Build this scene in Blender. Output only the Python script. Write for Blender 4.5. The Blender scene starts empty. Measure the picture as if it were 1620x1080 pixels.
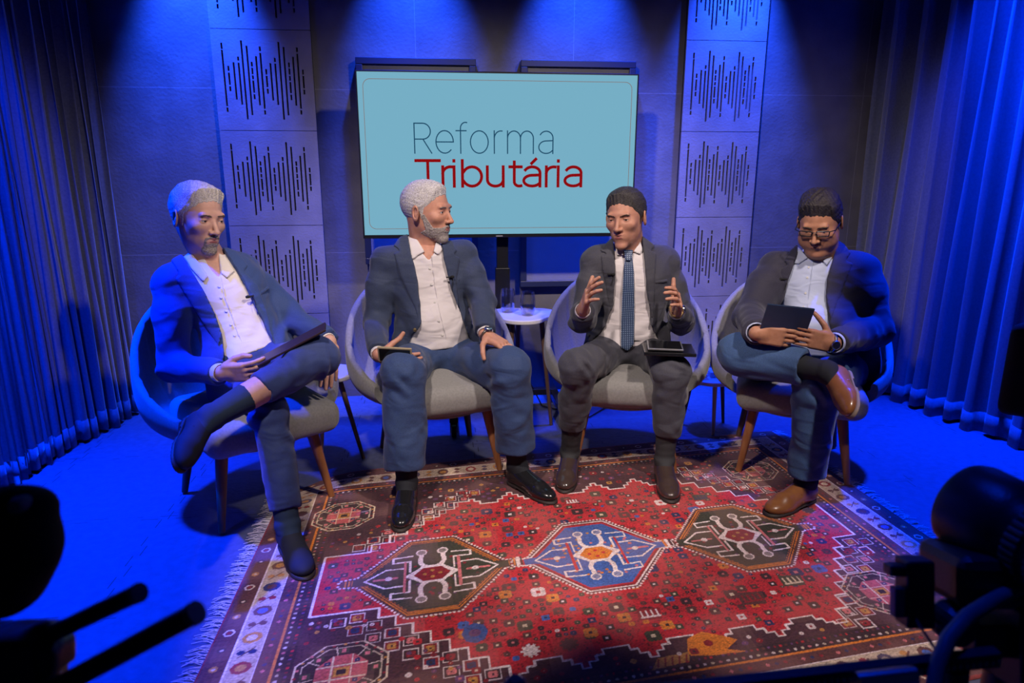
import bpy, bmesh, math, random
import numpy as np
from math import radians, sin, cos, pi, atan2, sqrt
from mathutils import Vector, Matrix
import openvdb

# ------------------------------------------------------------------ camera, world, light
C = bpy.context.scene.collection
SC = bpy.context.scene
CAM_H, PITCH, YAW, FPX = 1.31, radians(14), radians(6.2), 1080.0
cd = bpy.data.cameras.new('camera'); cd.lens = 24; cd.sensor_width = 36
cam = bpy.data.objects.new('camera', cd); C.objects.link(cam)
cam.location = (0, 0, CAM_H); cam.rotation_euler = (pi/2 - PITCH, 0, -YAW)
cd.dof.use_dof = True; cd.dof.focus_distance = 2.95; cd.dof.aperture_fstop = 4.5
cd.clip_start = 0.05
SC.camera = cam
SC.view_settings.view_transform = 'Standard'
SC.view_settings.look = 'None'
SC.view_settings.exposure = 0.0
SC.view_settings.gamma = 1.0
SC.view_settings.use_curve_mapping = False
w = bpy.data.worlds.new('studio_dark'); SC.world = w; w.use_nodes = True
w.node_tree.nodes['Background'].inputs[0].default_value = (0.03, 0.06, 0.5, 1)
w.node_tree.nodes['Background'].inputs[1].default_value = 0.03

BLUE = (0.0, 0.035, 1.0)
def spot(name, loc, tgt, power, col, angle, blend=0.4, size=0.05):
    l = bpy.data.lights.new(name, 'SPOT'); l.energy = power; l.color = col
    l.spot_size = radians(angle); l.spot_blend = blend; l.shadow_soft_size = size
    o = bpy.data.objects.new(name, l); C.objects.link(o); o.location = loc
    o.rotation_euler = (Vector(tgt)-Vector(loc)).to_track_quat('-Z', 'Y').to_euler()
    return o
def area(name, loc, tgt, power, col, sx, sy):
    l = bpy.data.lights.new(name, 'AREA'); l.energy = power; l.color = col
    l.shape = 'RECTANGLE'; l.size = sx; l.size_y = sy
    o = bpy.data.objects.new(name, l); C.objects.link(o); o.location = loc
    o.rotation_euler = (Vector(tgt)-Vector(loc)).to_track_quat('-Z', 'Y').to_euler()
    return o
# blue washers just under the ceiling, grazing the back wall
WASH = (0.012, 0.075, 1.0)
for x, p in ((-1.20, 420), (-0.10, 300), (0.80, 300), (1.68, 420)):
    spot('blue_wall_washer', (x, 3.68, 2.98), (x, 3.97, 1.5), p*3.1, WASH, 46, 1.0, 0.03)
# blue washers on the curtains
spot('blue_curtain_washer', (-1.55, 2.55, 2.98), (-1.95, 2.75, 1.2), 800, BLUE, 62, 1.0, 0.05)
spot('blue_curtain_washer', (2.36, 3.15, 2.98), (2.78, 3.15, 1.0), 700, BLUE, 46, 1.0, 0.05)
# overhead blue floods: left, right, and from behind the armchairs; the last three are added fills
spot('blue_flood', (-1.72, 2.6, 2.98), (-1.48, 2.35, 0), 2300, BLUE, 52, 0.8, 0.07)
spot('blue_flood', (2.50, 3.0, 2.98), (2.50, 2.50, 0), 1900, BLUE, 52, 0.8, 0.07)
spot('blue_flood', (-0.1, 3.62, 2.98), (-0.25, 3.60, 0), 800, BLUE, 40, 0.8, 0.07)
spot('blue_flood', (1.2, 3.62, 2.98), (1.1, 3.60, 0), 800, BLUE, 40, 0.8, 0.07)
spot('blue_flood', (0.6, 1.3, 3.0), (0.9, 0.3, 0.6), 70, BLUE, 60, 0.8, 0.1)  # added weak fill for the equipment near the camera
spot('blue_flood', (-2.0, 1.3, 2.98), (-1.55, 1.75, 0), 1000, BLUE, 50, 0.9, 0.08)  # added fill to deepen the blue of the left floor
spot('blue_flood', (2.9, 1.9, 2.98), (2.65, 2.0, 0), 700, BLUE, 46, 0.9, 0.08)  # added fill for the right floor and the equipment there
# pinkish white keys from the front, each with a barn door closed on its outer side
KEY = (1.0, 0.84, 0.78)
def barn_doors(o, edges):
    """edges: list of (azimuth in degrees from +Y towards +X, side kept: +1 right, -1 left, softness)"""
    l = o.data; l.use_nodes = True; nt = l.node_tree; em = nt.nodes['Emission']
    g = nt.nodes.new('ShaderNodeNewGeometry'); prev = None
    for az, side, soft in edges:
        az = radians(az); d = nt.nodes.new('ShaderNodeVectorMath'); d.operation = 'DOT_PRODUCT'
        nt.links.new(g.outputs['Incoming'], d.inputs[0]); s = side*INC
        d.inputs[1].default_value = (cos(az)*s, -sin(az)*s, 0)
        mr = nt.nodes.new('ShaderNodeMapRange'); mr.interpolation_type = 'SMOOTHSTEP'
        mr.inputs['From Min'].default_value = -soft; mr.inputs['From Max'].default_value = soft
        nt.links.new(d.outputs['Value'], mr.inputs['Value'])
        if prev is None: prev = mr.outputs[0]
        else:
            m = nt.nodes.new('ShaderNodeMath'); m.operation = 'MULTIPLY'; nt.links.new(prev, m.inputs[0]); nt.links.new(mr.outputs[0], m.inputs[1]); prev = m.outputs[0]
    nt.links.new(prev, em.inputs['Strength'])
INC = 1
k1 = spot('key_light', (1.45, 1.0, 3.0), (0.40, 2.45, 0.55), 270, KEY, 84, 0.6, 0.08)
barn_doors(k1, [(8.0, -1, .02), (-54.5, 1, .03)])
k2 = spot('key_light', (-0.55, 1.0, 3.0), (0.60, 2.45, 0.55), 270, KEY, 84, 0.6, 0.08)
barn_doors(k2, [(-10.5, 1, .02), (52.5, -1, .02)])

# ------------------------------------------------------------------ helpers
fw = np.array([sin(YAW)*cos(PITCH), cos(YAW)*cos(PITCH), -sin(PITCH)])
rt = np.array([cos(YAW), -sin(YAW), 0.0]); upv = np.cross(rt, fw)
CP = np.array([0, 0, CAM_H])
def ray(px, py): return fw + rt*(px-810)/FPX + upv*(540-py)/FPX
def P(px, py, Y):
    d = ray(px, py); return CP + d*(Y/d[1])
def G(px, py, z=0.0):
    d = ray(px, py); return CP + d*((z-CAM_H)/d[2])
def nrm(v): v = np.asarray(v, float); return v/np.linalg.norm(v)
A = lambda *v: np.array(v, float)

def tag(o, label=None, cat=None, group=None, kind=None):
    if label: o['label'] = label
    if cat: o['category'] = cat
    if group: o['group'] = group
    if kind: o['kind'] = kind
    return o
def empty(name, loc, label, cat, group=None, rz=0.0):
    o = bpy.data.objects.new(name, None); C.objects.link(o)
    o.location = tuple(loc); o.rotation_euler = (0, 0, rz); o.empty_display_size = 0.1
    return tag(o, label, cat, group)
def adopt(o, parent):
    o.parent = parent
    pm = Matrix.LocRotScale(parent.location, parent.rotation_euler, parent.scale)
    p = parent
    if p.parent:
        q = p.parent; pm = Matrix.LocRotScale(q.location, q.rotation_euler, q.scale) @ p.matrix_parent_inverse @ pm
    o.matrix_parent_inverse = pm.inverted()
    return o
def link(name, me, m, parent=None, local=False):
    o = bpy.data.objects.new(name, me); C.objects.link(o)
    if m:
        me.materials.append(m)
    if parent:
        if local: o.parent = parent
        else: adopt(o, parent)
    return o
def np_mesh(name, v, quads, smooth=True):
    me = bpy.data.meshes.new(name)
    v = np.asarray(v, np.float32); q = np.asarray(quads, np.int32)
    n = q.shape[1]
    me.vertices.add(len(v)); me.vertices.foreach_set('co', v.ravel())
    me.loops.add(q.size); me.loops.foreach_set('vertex_index', q.ravel())
    me.polygons.add(len(q)); me.polygons.foreach_set('loop_start', np.arange(0, q.size, n, dtype=np.int32))
    try: me.polygons.foreach_set('loop_total', np.full(len(q), n, np.int32))
    except Exception: pass
    me.update(calc_edges=True)
    if smooth: me.polygons.foreach_set('use_smooth', np.ones(len(q), bool))
    return me

# ---- materials
def mat(name, col, rough=0.6, metal=0.0, col2=None, nscale=40.0, bump=0.0, bscale=200.0, sheen=0.0, spec=0.5,
        stretch=None, coat=0.0, trans=0.0, emit=None, estr=0.0, ior=1.45, alpha=None):
    m = bpy.data.materials.new(name); m.use_nodes = True
    nt = m.node_tree; b = nt.nodes['Principled BSDF']
    def si(k, v):
        if k in b.inputs: b.inputs[k].default_value = v
    si('Base Color', (*col, 1)); si('Roughness', rough); si('Metallic', metal)
    si('Sheen Weight', sheen); si('Specular IOR Level', spec); si('Coat Weight', coat)
    si('Transmission Weight', trans); si('IOR', ior)
    if emit: si('Emission Color', (*emit, 1)); si('Emission Strength', estr)
    tc = nt.nodes.new('ShaderNodeTexCoord'); src = tc.outputs['Object']
    if stretch:
        mp = nt.nodes.new('ShaderNodeMapping'); mp.inputs['Scale'].default_value = stretch
        nt.links.new(src, mp.inputs[0]); src = mp.outputs[0]
    if col2:
        n = nt.nodes.new('ShaderNodeTexNoise'); n.inputs['Scale'].default_value = nscale; n.inputs['Detail'].default_value = 5
        r = nt.nodes.new('ShaderNodeValToRGB'); r.color_ramp.elements[0].position = 0.35; r.color_ramp.elements[1].position = 0.65
        r.color_ramp.elements[0].color = (*col, 1); r.color_ramp.elements[1].color = (*col2, 1)
        nt.links.new(src, n.inputs['Vector']); nt.links.new(n.outputs['Fac'], r.inputs[0]); nt.links.new(r.outputs[0], b.inputs['Base Color'])
    if bump:
        n2 = nt.nodes.new('ShaderNodeTexNoise'); n2.inputs['Scale'].default_value = bscale; n2.inputs['Detail'].default_value = 4
        bp = nt.nodes.new('ShaderNodeBump'); bp.inputs['Strength'].default_value = bump; bp.inputs['Distance'].default_value = 0.01
        nt.links.new(src, n2.inputs['Vector']); nt.links.new(n2.outputs['Fac'], bp.inputs['Height']); nt.links.new(bp.outputs[0], b.inputs['Normal'])
    return m
def emis(name, col, s):
    m = bpy.data.materials.new(name); m.use_nodes = True; nt = m.node_tree
    nt.nodes.clear(); o = nt.nodes.new('ShaderNodeOutputMaterial'); e = nt.nodes.new('ShaderNodeEmission')
    e.inputs[0].default_value = (*col, 1); e.inputs[1].default_value = s; nt.links.new(e.outputs[0], o.inputs[0]); return m

# ---- simple mesh builder
class MB:
    def __init__(s): s.v = []; s.f = []
    def box(s, c, d, R=None):
        n = len(s.v); c = np.array(c, float); d = np.array(d, float)/2
        for x, y, z in ((-1,-1,-1),(1,-1,-1),(1,1,-1),(-1,1,-1),(-1,-1,1),(1,-1,1),(1,1,1),(-1,1,1)):
            p = A(x, y, z)*d
            if R is not None: p = R @ p
            s.v.append(tuple(c+p))
        s.f += [tuple(n+i for i in q) for q in ((0,3,2,1),(4,5,6,7),(0,1,5,4),(1,2,6,5),(2,3,7,6),(3,0,4,7))]
        return s
    def tube(s, pts, r, n=10, cap=True, closed=False):
        pts = [np.array(p, float) for p in pts]; m = len(pts)
        rs = r if hasattr(r, '__len__') else [r]*m
        base = len(s.v); prev = None
        for i, p in enumerate(pts):
            if closed: t = nrm(pts[(i+1) % m]-pts[i-1])
            else: t = nrm(pts[min(i+1, m-1)]-pts[max(i-1, 0)])
            if prev is None:
                a = A(0, 0, 1) if abs(t[2]) < .9 else A(1, 0, 0)
                u = nrm(np.cross(t, a))
            else: u = nrm(prev - t*np.dot(prev, t))
            prev = u; v = np.cross(t, u)
            for k in range(n):
                a = 2*pi*k/n; s.v.append(tuple(p+(u*cos(a)+v*sin(a))*rs[i]))
        for i in range(m if closed else m-1):
            j = (i+1) % m
            for k in range(n):
                s.f.append((base+i*n+k, base+i*n+(k+1) % n, base+j*n+(k+1) % n, base+j*n+k))
        if cap and not closed:
            s.f.append(tuple(base+k for k in reversed(range(n)))); s.f.append(tuple(base+(m-1)*n+k for k in range(n)))
        return s
    def lathe(s, prof, c=(0,0,0), n=32, axis=2, R=None, close=True):
        base = len(s.v); m = len(prof); c = np.array(c, float)
        for r, z in prof:
            for k in range(n):
                a = 2*pi*k/n; p = A(r*cos(a), r*sin(a), z)
                if R is not None: p = R @ p
                s.v.append(tuple(c+p))
        for i in range(m-1):
            for k in range(n):
                s.f.append((base+i*n+k, base+i*n+(k+1) % n, base+(i+1)*n+(k+1) % n, base+(i+1)*n+k))
        if close:
            s.f.append(tuple(base+k for k in reversed(range(n)))); s.f.append(tuple(base+(m-1)*n+k for k in range(n)))
        return s
    def prism(s, poly, z0, z1, M=None):
        n = len(poly); b = len(s.v)
        for z in (z0, z1):
            for x, y in poly:
                p = A(x, y, z)
                s.v.append(tuple(M(p) if M else p))
        s.f.append(tuple(b+k for k in reversed(range(n)))); s.f.append(tuple(b+n+k for k in range(n)))
        for k in range(n): s.f.append((b+k, b+(k+1) % n, b+n+(k+1) % n, b+n+k))
        return s
    def build(s, name, m, parent=None, smooth=False, bevel=0.0, local=False, auto=None):
        me = bpy.data.meshes.new(name); me.from_pydata(s.v, [], s.f); me.update()
        bm = bmesh.new(); bm.from_mesh(me); bmesh.ops.recalc_face_normals(bm, faces=bm.faces); bm.to_mesh(me); bm.free()
        o = link(name, me, m, parent, local)
        if smooth:
            for p in me.polygons: p.use_smooth = True
            if auto is not False:
                try: me.set_sharp_from_angle(angle=radians(auto or 40))
                except Exception: pass
        if bevel:
            b = o.modifiers.new('bevel', 'BEVEL'); b.width = bevel; b.segments = 2; b.limit_method = 'ANGLE'
        return o
def rotz(a): return np.array([[cos(a), -sin(a), 0], [sin(a), cos(a), 0], [0, 0, 1]])
def frame(u, v, w_): return np.array([u, v, w_]).T

# ---- signed distance modelling
class SDF:
    def __init__(s, lo, hi, vox):
        s.lo = np.array(lo, float); s.vox = vox
        s.n = np.ceil((np.array(hi)-s.lo)/vox).astype(int)+1
        s.a = np.full(tuple(s.n), 0.3, np.float32)
    def copy(s, fill=False):
        o = object.__new__(SDF); o.lo = s.lo; o.vox = s.vox; o.n = s.n
        o.a = np.full(tuple(s.n), 0.3, np.float32) if fill else s.a.copy(); return o
    def win(s, lo, hi):
        i0 = np.clip(np.floor((lo-s.lo)/s.vox).astype(int), 0, s.n-1); i1 = np.clip(np.ceil((hi-s.lo)/s.vox).astype(int)+1, 1, s.n)
        if np.any(i1 <= i0): return None
        sl = tuple(slice(a, b) for a, b in zip(i0, i1))
        g = [(s.lo[k]+np.arange(i0[k], i1[k])*s.vox).astype(np.float32) for k in range(3)]
        return sl, (g[0][:, None, None], g[1][None, :, None], g[2][None, None, :])
    def grid(s): return s.win(s.lo, s.lo+s.n*s.vox)[1]
    def comb(s, sl, d, k, op):
        a = s.a[sl]
        if op == 'sub': d = -d
        if op in ('sub', 'and'):
            if k > 0:
                h = np.clip(.5-.5*(d-a)/k, 0, 1); s.a[sl] = d*(1-h)+a*h+k*h*(1-h)
            else: s.a[sl] = np.maximum(a, d)
        else:
            if k > 0:
                h = np.clip(.5+.5*(d-a)/k, 0, 1); s.a[sl] = d*(1-h)+a*h-k*h*(1-h)
                s.a[sl] = np.where(h <= 0, d*0+np.minimum(a, d), s.a[sl])
            else: s.a[sl] = np.minimum(a, d)
    def cone(s, p0, p1, r0, r1, k=.02, op='add', flat=None, q=1.0):
        p0 = np.array(p0, float); p1 = np.array(p1, float); m = max(r0, r1)*max(1, q)+k+3*s.vox
        wv = s.win(np.minimum(p0, p1)-m, np.maximum(p0, p1)+m)
        if wv is None: return s
        sl, (X, Y, Z) = wv
        ab = p1-p0; L = float(ab@ab)+1e-12
        dx, dy, dz = X-p0[0], Y-p0[1], Z-p0[2]
        t = np.clip((dx*ab[0]+dy*ab[1]+dz*ab[2])/L, 0, 1)
        ex, ey, ez = dx-t*ab[0], dy-t*ab[1], dz-t*ab[2]
        if flat is not None:
            f = nrm(flat); c = (ex*f[0]+ey*f[1]+ez*f[2])*(1/q-1); ex = ex+c*f[0]; ey = ey+c*f[1]; ez = ez+c*f[2]
        d = np.sqrt(ex*ex+ey*ey+ez*ez)-(r0+(r1-r0)*t)
        if flat is not None and q < 1: d = d*min(1, q*1.3)
        s.comb(sl, d, k, op); return s
    def ell(s, c, r, R=None, k=.02, op='add'):
        c = np.array(c, float); r = np.array(r, float); m = r.max()+k+3*s.vox
        wv = s.win(c-m, c+m)
        if wv is None: return s
        sl, (X, Y, Z) = wv
        dx, dy, dz = X-c[0], Y-c[1], Z-c[2]
        if R is not None:
            dx, dy, dz = (R[0,0]*dx+R[1,0]*dy+R[2,0]*dz, R[0,1]*dx+R[1,1]*dy+R[2,1]*dz, R[0,2]*dx+R[1,2]*dy+R[2,2]*dz)
        k0 = np.sqrt((dx/r[0])**2+(dy/r[1])**2+(dz/r[2])**2)
        k1 = np.sqrt((dx/r[0]**2)**2+(dy/r[1]**2)**2+(dz/r[2]**2)**2)+1e-9
        s.comb(sl, k0*(k0-1)/k1, k, op); return s
    def box(s, c, h, R=None, rd=.005, k=.01, op='add'):
        c = np.array(c, float); h = np.array(h, float); m = np.linalg.norm(h)+k+3*s.vox
        wv = s.win(c-m, c+m)
        if wv is None: return s
        sl, (X, Y, Z) = wv
        dx, dy, dz = X-c[0], Y-c[1], Z-c[2]
        if R is not None:
            dx, dy, dz = (R[0,0]*dx+R[1,0]*dy+R[2,0]*dz, R[0,1]*dx+R[1,1]*dy+R[2,1]*dz, R[0,2]*dx+R[1,2]*dy+R[2,2]*dz)
        qx, qy, qz = np.abs(dx)-h[0]+rd, np.abs(dy)-h[1]+rd, np.abs(dz)-h[2]+rd
        d = np.sqrt(np.maximum(qx, 0)**2+np.maximum(qy, 0)**2+np.maximum(qz, 0)**2)+np.minimum(np.maximum(qx, np.maximum(qy, qz)), 0)-rd
        s.comb(sl, d, k, op); return s
    def plane(s, p, n, k=0.0):      # keep the side the normal points away from
        X, Y, Z = s.grid(); n = nrm(n)
        d = (X-p[0])*n[0]+(Y-p[1])*n[1]+(Z-p[2])*n[2]
        s.comb((slice(None),)*3, d+np.zeros_like(s.a), k, 'and'); return s
    def mesh(s, name, it=1):
        a = np.clip(s.a, -4*s.vox, 4*s.vox)
        a[0] = a[-1] = 4*s.vox; a[:, 0] = a[:, -1] = 4*s.vox; a[:, :, 0] = a[:, :, -1] = 4*s.vox
        g = openvdb.FloatGrid(4*s.vox); g.copyFromArray(np.ascontiguousarray(a, dtype=np.float32), tolerance=0)
        v, q = g.convertToQuads(0.0)
        v = v*s.vox+s.lo
        if len(q):
            p = v[q]; c = p.mean(1); nn = np.cross(p[:, 1]-p[:, 0], p[:, 2]-p[:, 0])
            if (c*nn).sum() < 0: q = q[:, ::-1]
        if it and len(v):
            e = np.concatenate([q[:, [0, 1]], q[:, [1, 2]], q[:, [2, 3]], q[:, [3, 0]]])
            for _ in range(it):
                cnt = np.bincount(e[:, 0], minlength=len(v))+1e-9
                v = np.stack([.4*v[:, k]+.6*np.bincount(e[:, 0], v[e[:, 1], k], len(v))/cnt for k in range(3)], 1)
        return v, q
    def obj(s, name, m, parent=None, it=1):
        v, q = s.mesh(name, it)
        if len(v) == 0: print('EMPTY SDF', name); v = np.zeros((4, 3)); q = [[0, 1, 2, 3]]
        return link(name, np_mesh(name, v, q), m, parent)
def poly_sd(u, v, poly):
    """signed distance to a 2D polygon (negative inside)"""
    d = np.full(np.broadcast(u, v).shape, 1e9, np.float32); s = np.ones_like(d); n = len(poly)
    for i in range(n):
        ax, ay = poly[i]; bx, by = poly[i-1]
        ex, ey = bx-ax, by-ay; wx, wy = u-ax, v-ay
        t = np.clip((wx*ex+wy*ey)/(ex*ex+ey*ey+1e-12), 0, 1)
        d = np.minimum(d, (wx-ex*t)**2+(wy-ey*t)**2)
        c1 = v >= ay; c2 = v < by; c3 = ex*wy > ey*wx
        s = np.where((c1 & c2 & c3) | (~c1 & ~c2 & ~c3), -s, s)
    return s*np.sqrt(d)
def wob(X, Y, Z, f=1.0, seed=0.0):
    """smooth cloth-like folds"""
    a = np.sin(31*f*X+17*f*Z+2.1*np.sin(19*f*Y+seed)+seed)
    b = np.sin(43*f*Z-27*f*Y+1.7*np.sin(23*f*X+1.3*seed)+2*seed)
    c = np.sin(71*f*X+53*f*Y-61*f*Z+1.5*np.sin(37*f*Z+seed))
    return (0.5*a+0.7*b*np.abs(b)+0.3*c)

# ------------------------------------------------------------------ the setting
WY = 3.98
def seam_material(name, col, col2, rough, seams, bump=.15, nscale=6, width=.0025, dark=0.35, puzzle=False):
    """concrete or mat surface with narrow joints at given x and z (or y) positions / spacing"""
    m = mat(name, col, rough, col2=col2, nscale=nscale, bump=bump, bscale=60)
    nt = m.node_tree; b = nt.nodes['Principled BSDF']; L = nt.links
    tc = nt.nodes['Texture Coordinate']; sp = nt.nodes.new('ShaderNodeSeparateXYZ'); L.new(tc.outputs['Object'], sp.inputs[0])
    def mth(op, a, b_=None, c=None):
        n = nt.nodes.new('ShaderNodeMath'); n.operation = op
        for i, q in enumerate((a, b_, c)):
            if q is None: continue
            if isinstance(q, (int, float)): n.inputs[i].default_value = q
            else: L.new(q, n.inputs[i])
        return n.outputs[0]
    tot = None
    for ax, other, off, per in seams:
        s = sp.outputs[ax]
        if puzzle:
            sq = mth('MULTIPLY', mth('SIGN', mth('SINE', mth('MULTIPLY', sp.outputs[other], 2*pi/0.13))), 0.011)
            s = mth('ADD', s, sq)
        d = mth('PINGPONG', mth('ADD', s, -off), per/2)
        d = mth('LESS_THAN', d, width)
        if puzzle:
            nz = nt.nodes.new('ShaderNodeTexNoise'); nz.inputs['Scale'].default_value = 5.0; L.new(tc.outputs['Object'], nz.inputs['Vector'])
            d = mth('MULTIPLY', d, mth('GREATER_THAN', nz.outputs['Fac'], 0.5))
        tot = d if tot is None else mth('MAXIMUM', tot, d)
    src = b.inputs['Base Color'].links[0].from_socket
    mx = nt.nodes.new('ShaderNodeMix'); mx.data_type = 'RGBA'; L.new(tot, mx.inputs[0]); L.new(src, mx.inputs[6])
    mx.inputs[7].default_value = (col[0]*dark, col[1]*dark, col[2]*dark, 1); L.new(mx.outputs[2], b.inputs['Base Color'])
    return m
M = {}
M['wall'] = seam_material('concrete_slab', (.11, .105, .115), (.15, .142, .15), .62,
                          [(0, 2, -.09, .864), (2, 0, -.017, .877)], dark=2.1, width=.0016)
M['floor'] = seam_material('dark_foam_mat', (.06, .07, .115), (.08, .09, .145), .62,
                           [(0, 1, .16, .62), (1, 0, .07, .62)], bump=.25, nscale=30, width=.0016, dark=.12, puzzle=True)
M['black'] = mat('black_paint', (.012, .012, .014), .6)
def plane_obj(name, pts, m):
    b = MB(); b.v = [tuple(p) for p in pts]; b.f = [(0, 1, 2, 3, ), (4, 7, 6, 5), (0, 4, 5, 1), (1, 5, 6, 2), (2, 6, 7, 3), (3, 7, 4, 0)]
    return tag(b.build(name, m), kind='structure')
def slab(name, lo, hi, m):
    b = MB(); b.box([(a+c)/2 for a, c in zip(lo, hi)], [c-a for a, c in zip(lo, hi)]); return tag(b.build(name, m), kind='structure')
slab('floor', (-2.3, -1.2, -.06), (3.2, 4.1, 0), M['floor'])
slab('wall_back', (-2.3, WY, 0), (3.2, WY+.1, 3.1), M['wall'])
slab('wall_left', (-2.4, -1.2, 0), (-2.3, 4.1, 3.1), M['black'])
slab('wall_right', (3.2, -1.2, 0), (3.3, 4.1, 3.1), M['black'])
slab('ceiling', (-2.4, -1.2, 3.1), (3.3, 4.1, 3.16), M['black'])

# curtains: one pleated cloth on each side
def curtain(name, pts, h, sgn, seed, label):
    rnd = random.Random(seed)
    P0 = [np.array(p, float) for p in pts]
    seg = [np.linalg.norm(P0[i+1]-P0[i]) for i in range(len(P0)-1)]; tot = sum(seg)
    ns = int(tot/.0075); nz = 60
    ph = []; a = 0.0
    for i in range(ns+1):
        a += 2*pi*(tot/ns)/(.085+.045*sin(i*.011+seed)+.018*sin(i*.047+2*seed)); ph.append(a)
    amp = [.035+.016*sin(i*.021+seed*3)+.010*sin(i*.083) for i in range(ns+1)]
    V = np.zeros((nz+1, ns+1, 3))
    for j in range(nz+1):
        z = h*j/nz; fl = 1+.35*max(0, 1-z/1.2)
        for i in range(ns+1):
            d = tot*i/ns; k = 0
            while k < len(seg)-1 and d > seg[k]: d -= seg[k]; k += 1
            t = nrm(P0[k+1]-P0[k]); p = P0[k]+t*d; n = A(-t[1], t[0])*sgn
            f = sin(ph[i]+.35*sin(z*1.3+i*.013)); f = (abs(f)**.75)*(1 if f > 0 else -1)
            off = amp[i]*fl*f+.010*sin(ph[i]*.37+z*2.1)
            sl = .012*cos(ph[i]*2)*fl
            zz = .012+z+(.012*sin(ph[i]*.5+1)*max(0, 1-z/.3))
            V[j, i] = (p[0]+n[0]*off+t[0]*sl, p[1]+n[1]*off+t[1]*sl, zz)
    idx = np.arange((nz+1)*(ns+1)).reshape(nz+1, ns+1)
    q = np.stack([idx[:-1, :-1], idx[:-1, 1:], idx[1:, 1:], idx[1:, :-1]], -1).reshape(-1, 4)
    o = link(name, np_mesh(name, V.reshape(-1, 3), q), M['curtain'])
    s = o.modifiers.new('solid', 'SOLIDIFY'); s.thickness = .003; s.offset = 0
    # stitched bottom hem as its own strip
    hem = V[:3].copy(); hem[0, :, 2] -= .004
    tag(o, label, 'curtain')
    q2 = q[:2*ns]; ho = link('hem', np_mesh('hem', hem.reshape(-1, 3), q2), M['curtain'], o)
    s = ho.modifiers.new('solid', 'SOLIDIFY'); s.thickness = .009; s.offset = 0
    return o
M['curtain'] = mat('grey_curtain_cloth', (.09, .10, .14), .75, sheen=.25, bump=.15, bscale=500, col2=(.12, .13, .17), nscale=90)
curtain('curtain', [(-2.02, .6), (-1.93, 2.4), (-1.74, 3.70), (-1.70, 3.88)], 3.0, -1, 1.3, 'long pleated curtain along the left side of the set')
curtain('curtain', [(2.84, .8), (2.80, 2.7), (2.70, 3.5), (2.50, 3.86)], 3.0, 1, 4.1, 'long pleated curtain along the right side of the set')

# ---- sound wave wall tiles
SLOTS = [(205,[(615,640),(643,865),(870,888)]),(224,[(705,725),(731,780),(785,805)]),(246,[(690,838)]),(266,[(668,684),(692,858)]),
 (283,[(605,918)]),(303,[(625,900)]),(318,[(688,706),(711,736),(741,756),(761,810),(816,836)]),(337,[(665,860)]),
 (355,[(627,645),(652,874),(880,897)]),(373,[(715,737),(742,787),(793,813)]),(392,[(692,840)]),(411,[(670,687),(693,858)]),
 (430,[(608,918)]),(449,[(627,900)]),(466,[(688,707),(711,736),(741,760),(765,810),(816,838)]),(484,[(665,860)]),
 (502,[(628,646),(652,872),(878,896)]),(520,[(715,735),(740,790),(795,814)])]
M['tile'] = mat('cement_tile', (.20, .185, .205), .5, col2=(.25, .23, .25), nscale=7, bump=.12, bscale=90)
M['void'] = mat('slot_shadow_board', (.02, .02, .025), .9)
def wave_tile(x0, x1, z0, z1, label):
    W, H = x1-x0-.003, z1-z0-.003
    root = empty('wall_tile', ((x0+x1)/2, WY, (z0+z1)/2), label, 'wall tile', 'sound wave tiles on the back wall')
    b = MB(); y = WY-.026; th = .014
    sx = lambda px: (x0+x1)/2+(px-362.5)/395*W
    sz = lambda py: (z0+z1)/2+(762-py)/400*H
    wv = .0047; L = x0+.0015; T = z1-.0015; B = z0+.0015; cur = L
    for px, segs in SLOTS:
        c = sx(px); b.box(((cur+c-wv)/2, y, (T+B)/2), (c-wv-cur, th, T-B)); top = T
        for a, e in segs:
            za, ze = sz(a), sz(e); b.box((c, y, (top+za)/2), (2*wv, th, top-za)); top = ze
        b.box((c, y, (top+B)/2), (2*wv, th, top-B)); cur = c+wv
    R = x1-.0015; b.box(((cur+R)/2, y, (T+B)/2), (R-cur, th, T-B))
    b.build('slotted_face', M['tile'], root)
    k = MB(); k.box(((L+R)/2, WY-.0105, (T+B)/2), (R-L, .017, T-B)); k.build('backing_board', M['void'], root)
zl = [.012, .518, 1.018, 1.521, 2.024, 2.527, 3.03]
zr = [.10, .572, 1.046, 1.530, 2.016, 2.50, 2.98]
row = ['at floor level', 'second from the floor', 'third from the floor', 'fourth from the floor', 'fifth from the floor, cut by the top of the photo', 'topmost']
for i in range(5):
    wave_tile(-1.140, -.632, zl[i], zl[i+1], 'cement tile with sound wave slots, left column, '+row[i])
    wave_tile(1.402, 1.868, zr[i], zr[i+1], 'cement tile with sound wave slots, right column, '+row[i])

# ---- framed fabric boards behind the television
M['frame_blue'] = mat('dark_lacquered_frame', (.02, .025, .04), .35)
M['cloth_board'] = mat('grey_woven_board', (.16, .165, .18), .7, bump=.3, bscale=400, col2=(.2, .2, .22), nscale=3)
def board(x0, x1, z0, z1, label):
    r = empty('acoustic_board', ((x0+x1)/2, WY, (z0+z1)/2), label, 'wall board', 'framed boards behind the television')
    f = MB(); d = .075; t = .035; y = WY-d/2
    f.box(((x0+x1)/2, y, z1-t/2), (x1-x0, d, t)).box(((x0+x1)/2, y, z0+t/2), (x1-x0, d, t))
    f.box((x0+t/2, y, (z0+z1)/2), (t, d, z1-z0-2*t)).box((x1-t/2, y, (z0+z1)/2), (t, d, z1-z0-2*t))
    f.build('frame', M['frame_blue'], r, bevel=.003)
    p = MB(); p.box(((x0+x1)/2, WY-.03, (z0+z1)/2), (x1-x0-2*t, .058, z1-z0-2*t)); p.build('fabric_panel', M['cloth_board'], r)
board(-.405, .230, .80, 1.893, 'fabric board in a dark frame, behind the left half of the television')
board(.474, 1.110, .655, 1.893, 'fabric board in a dark frame, behind the right half of the television')

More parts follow.
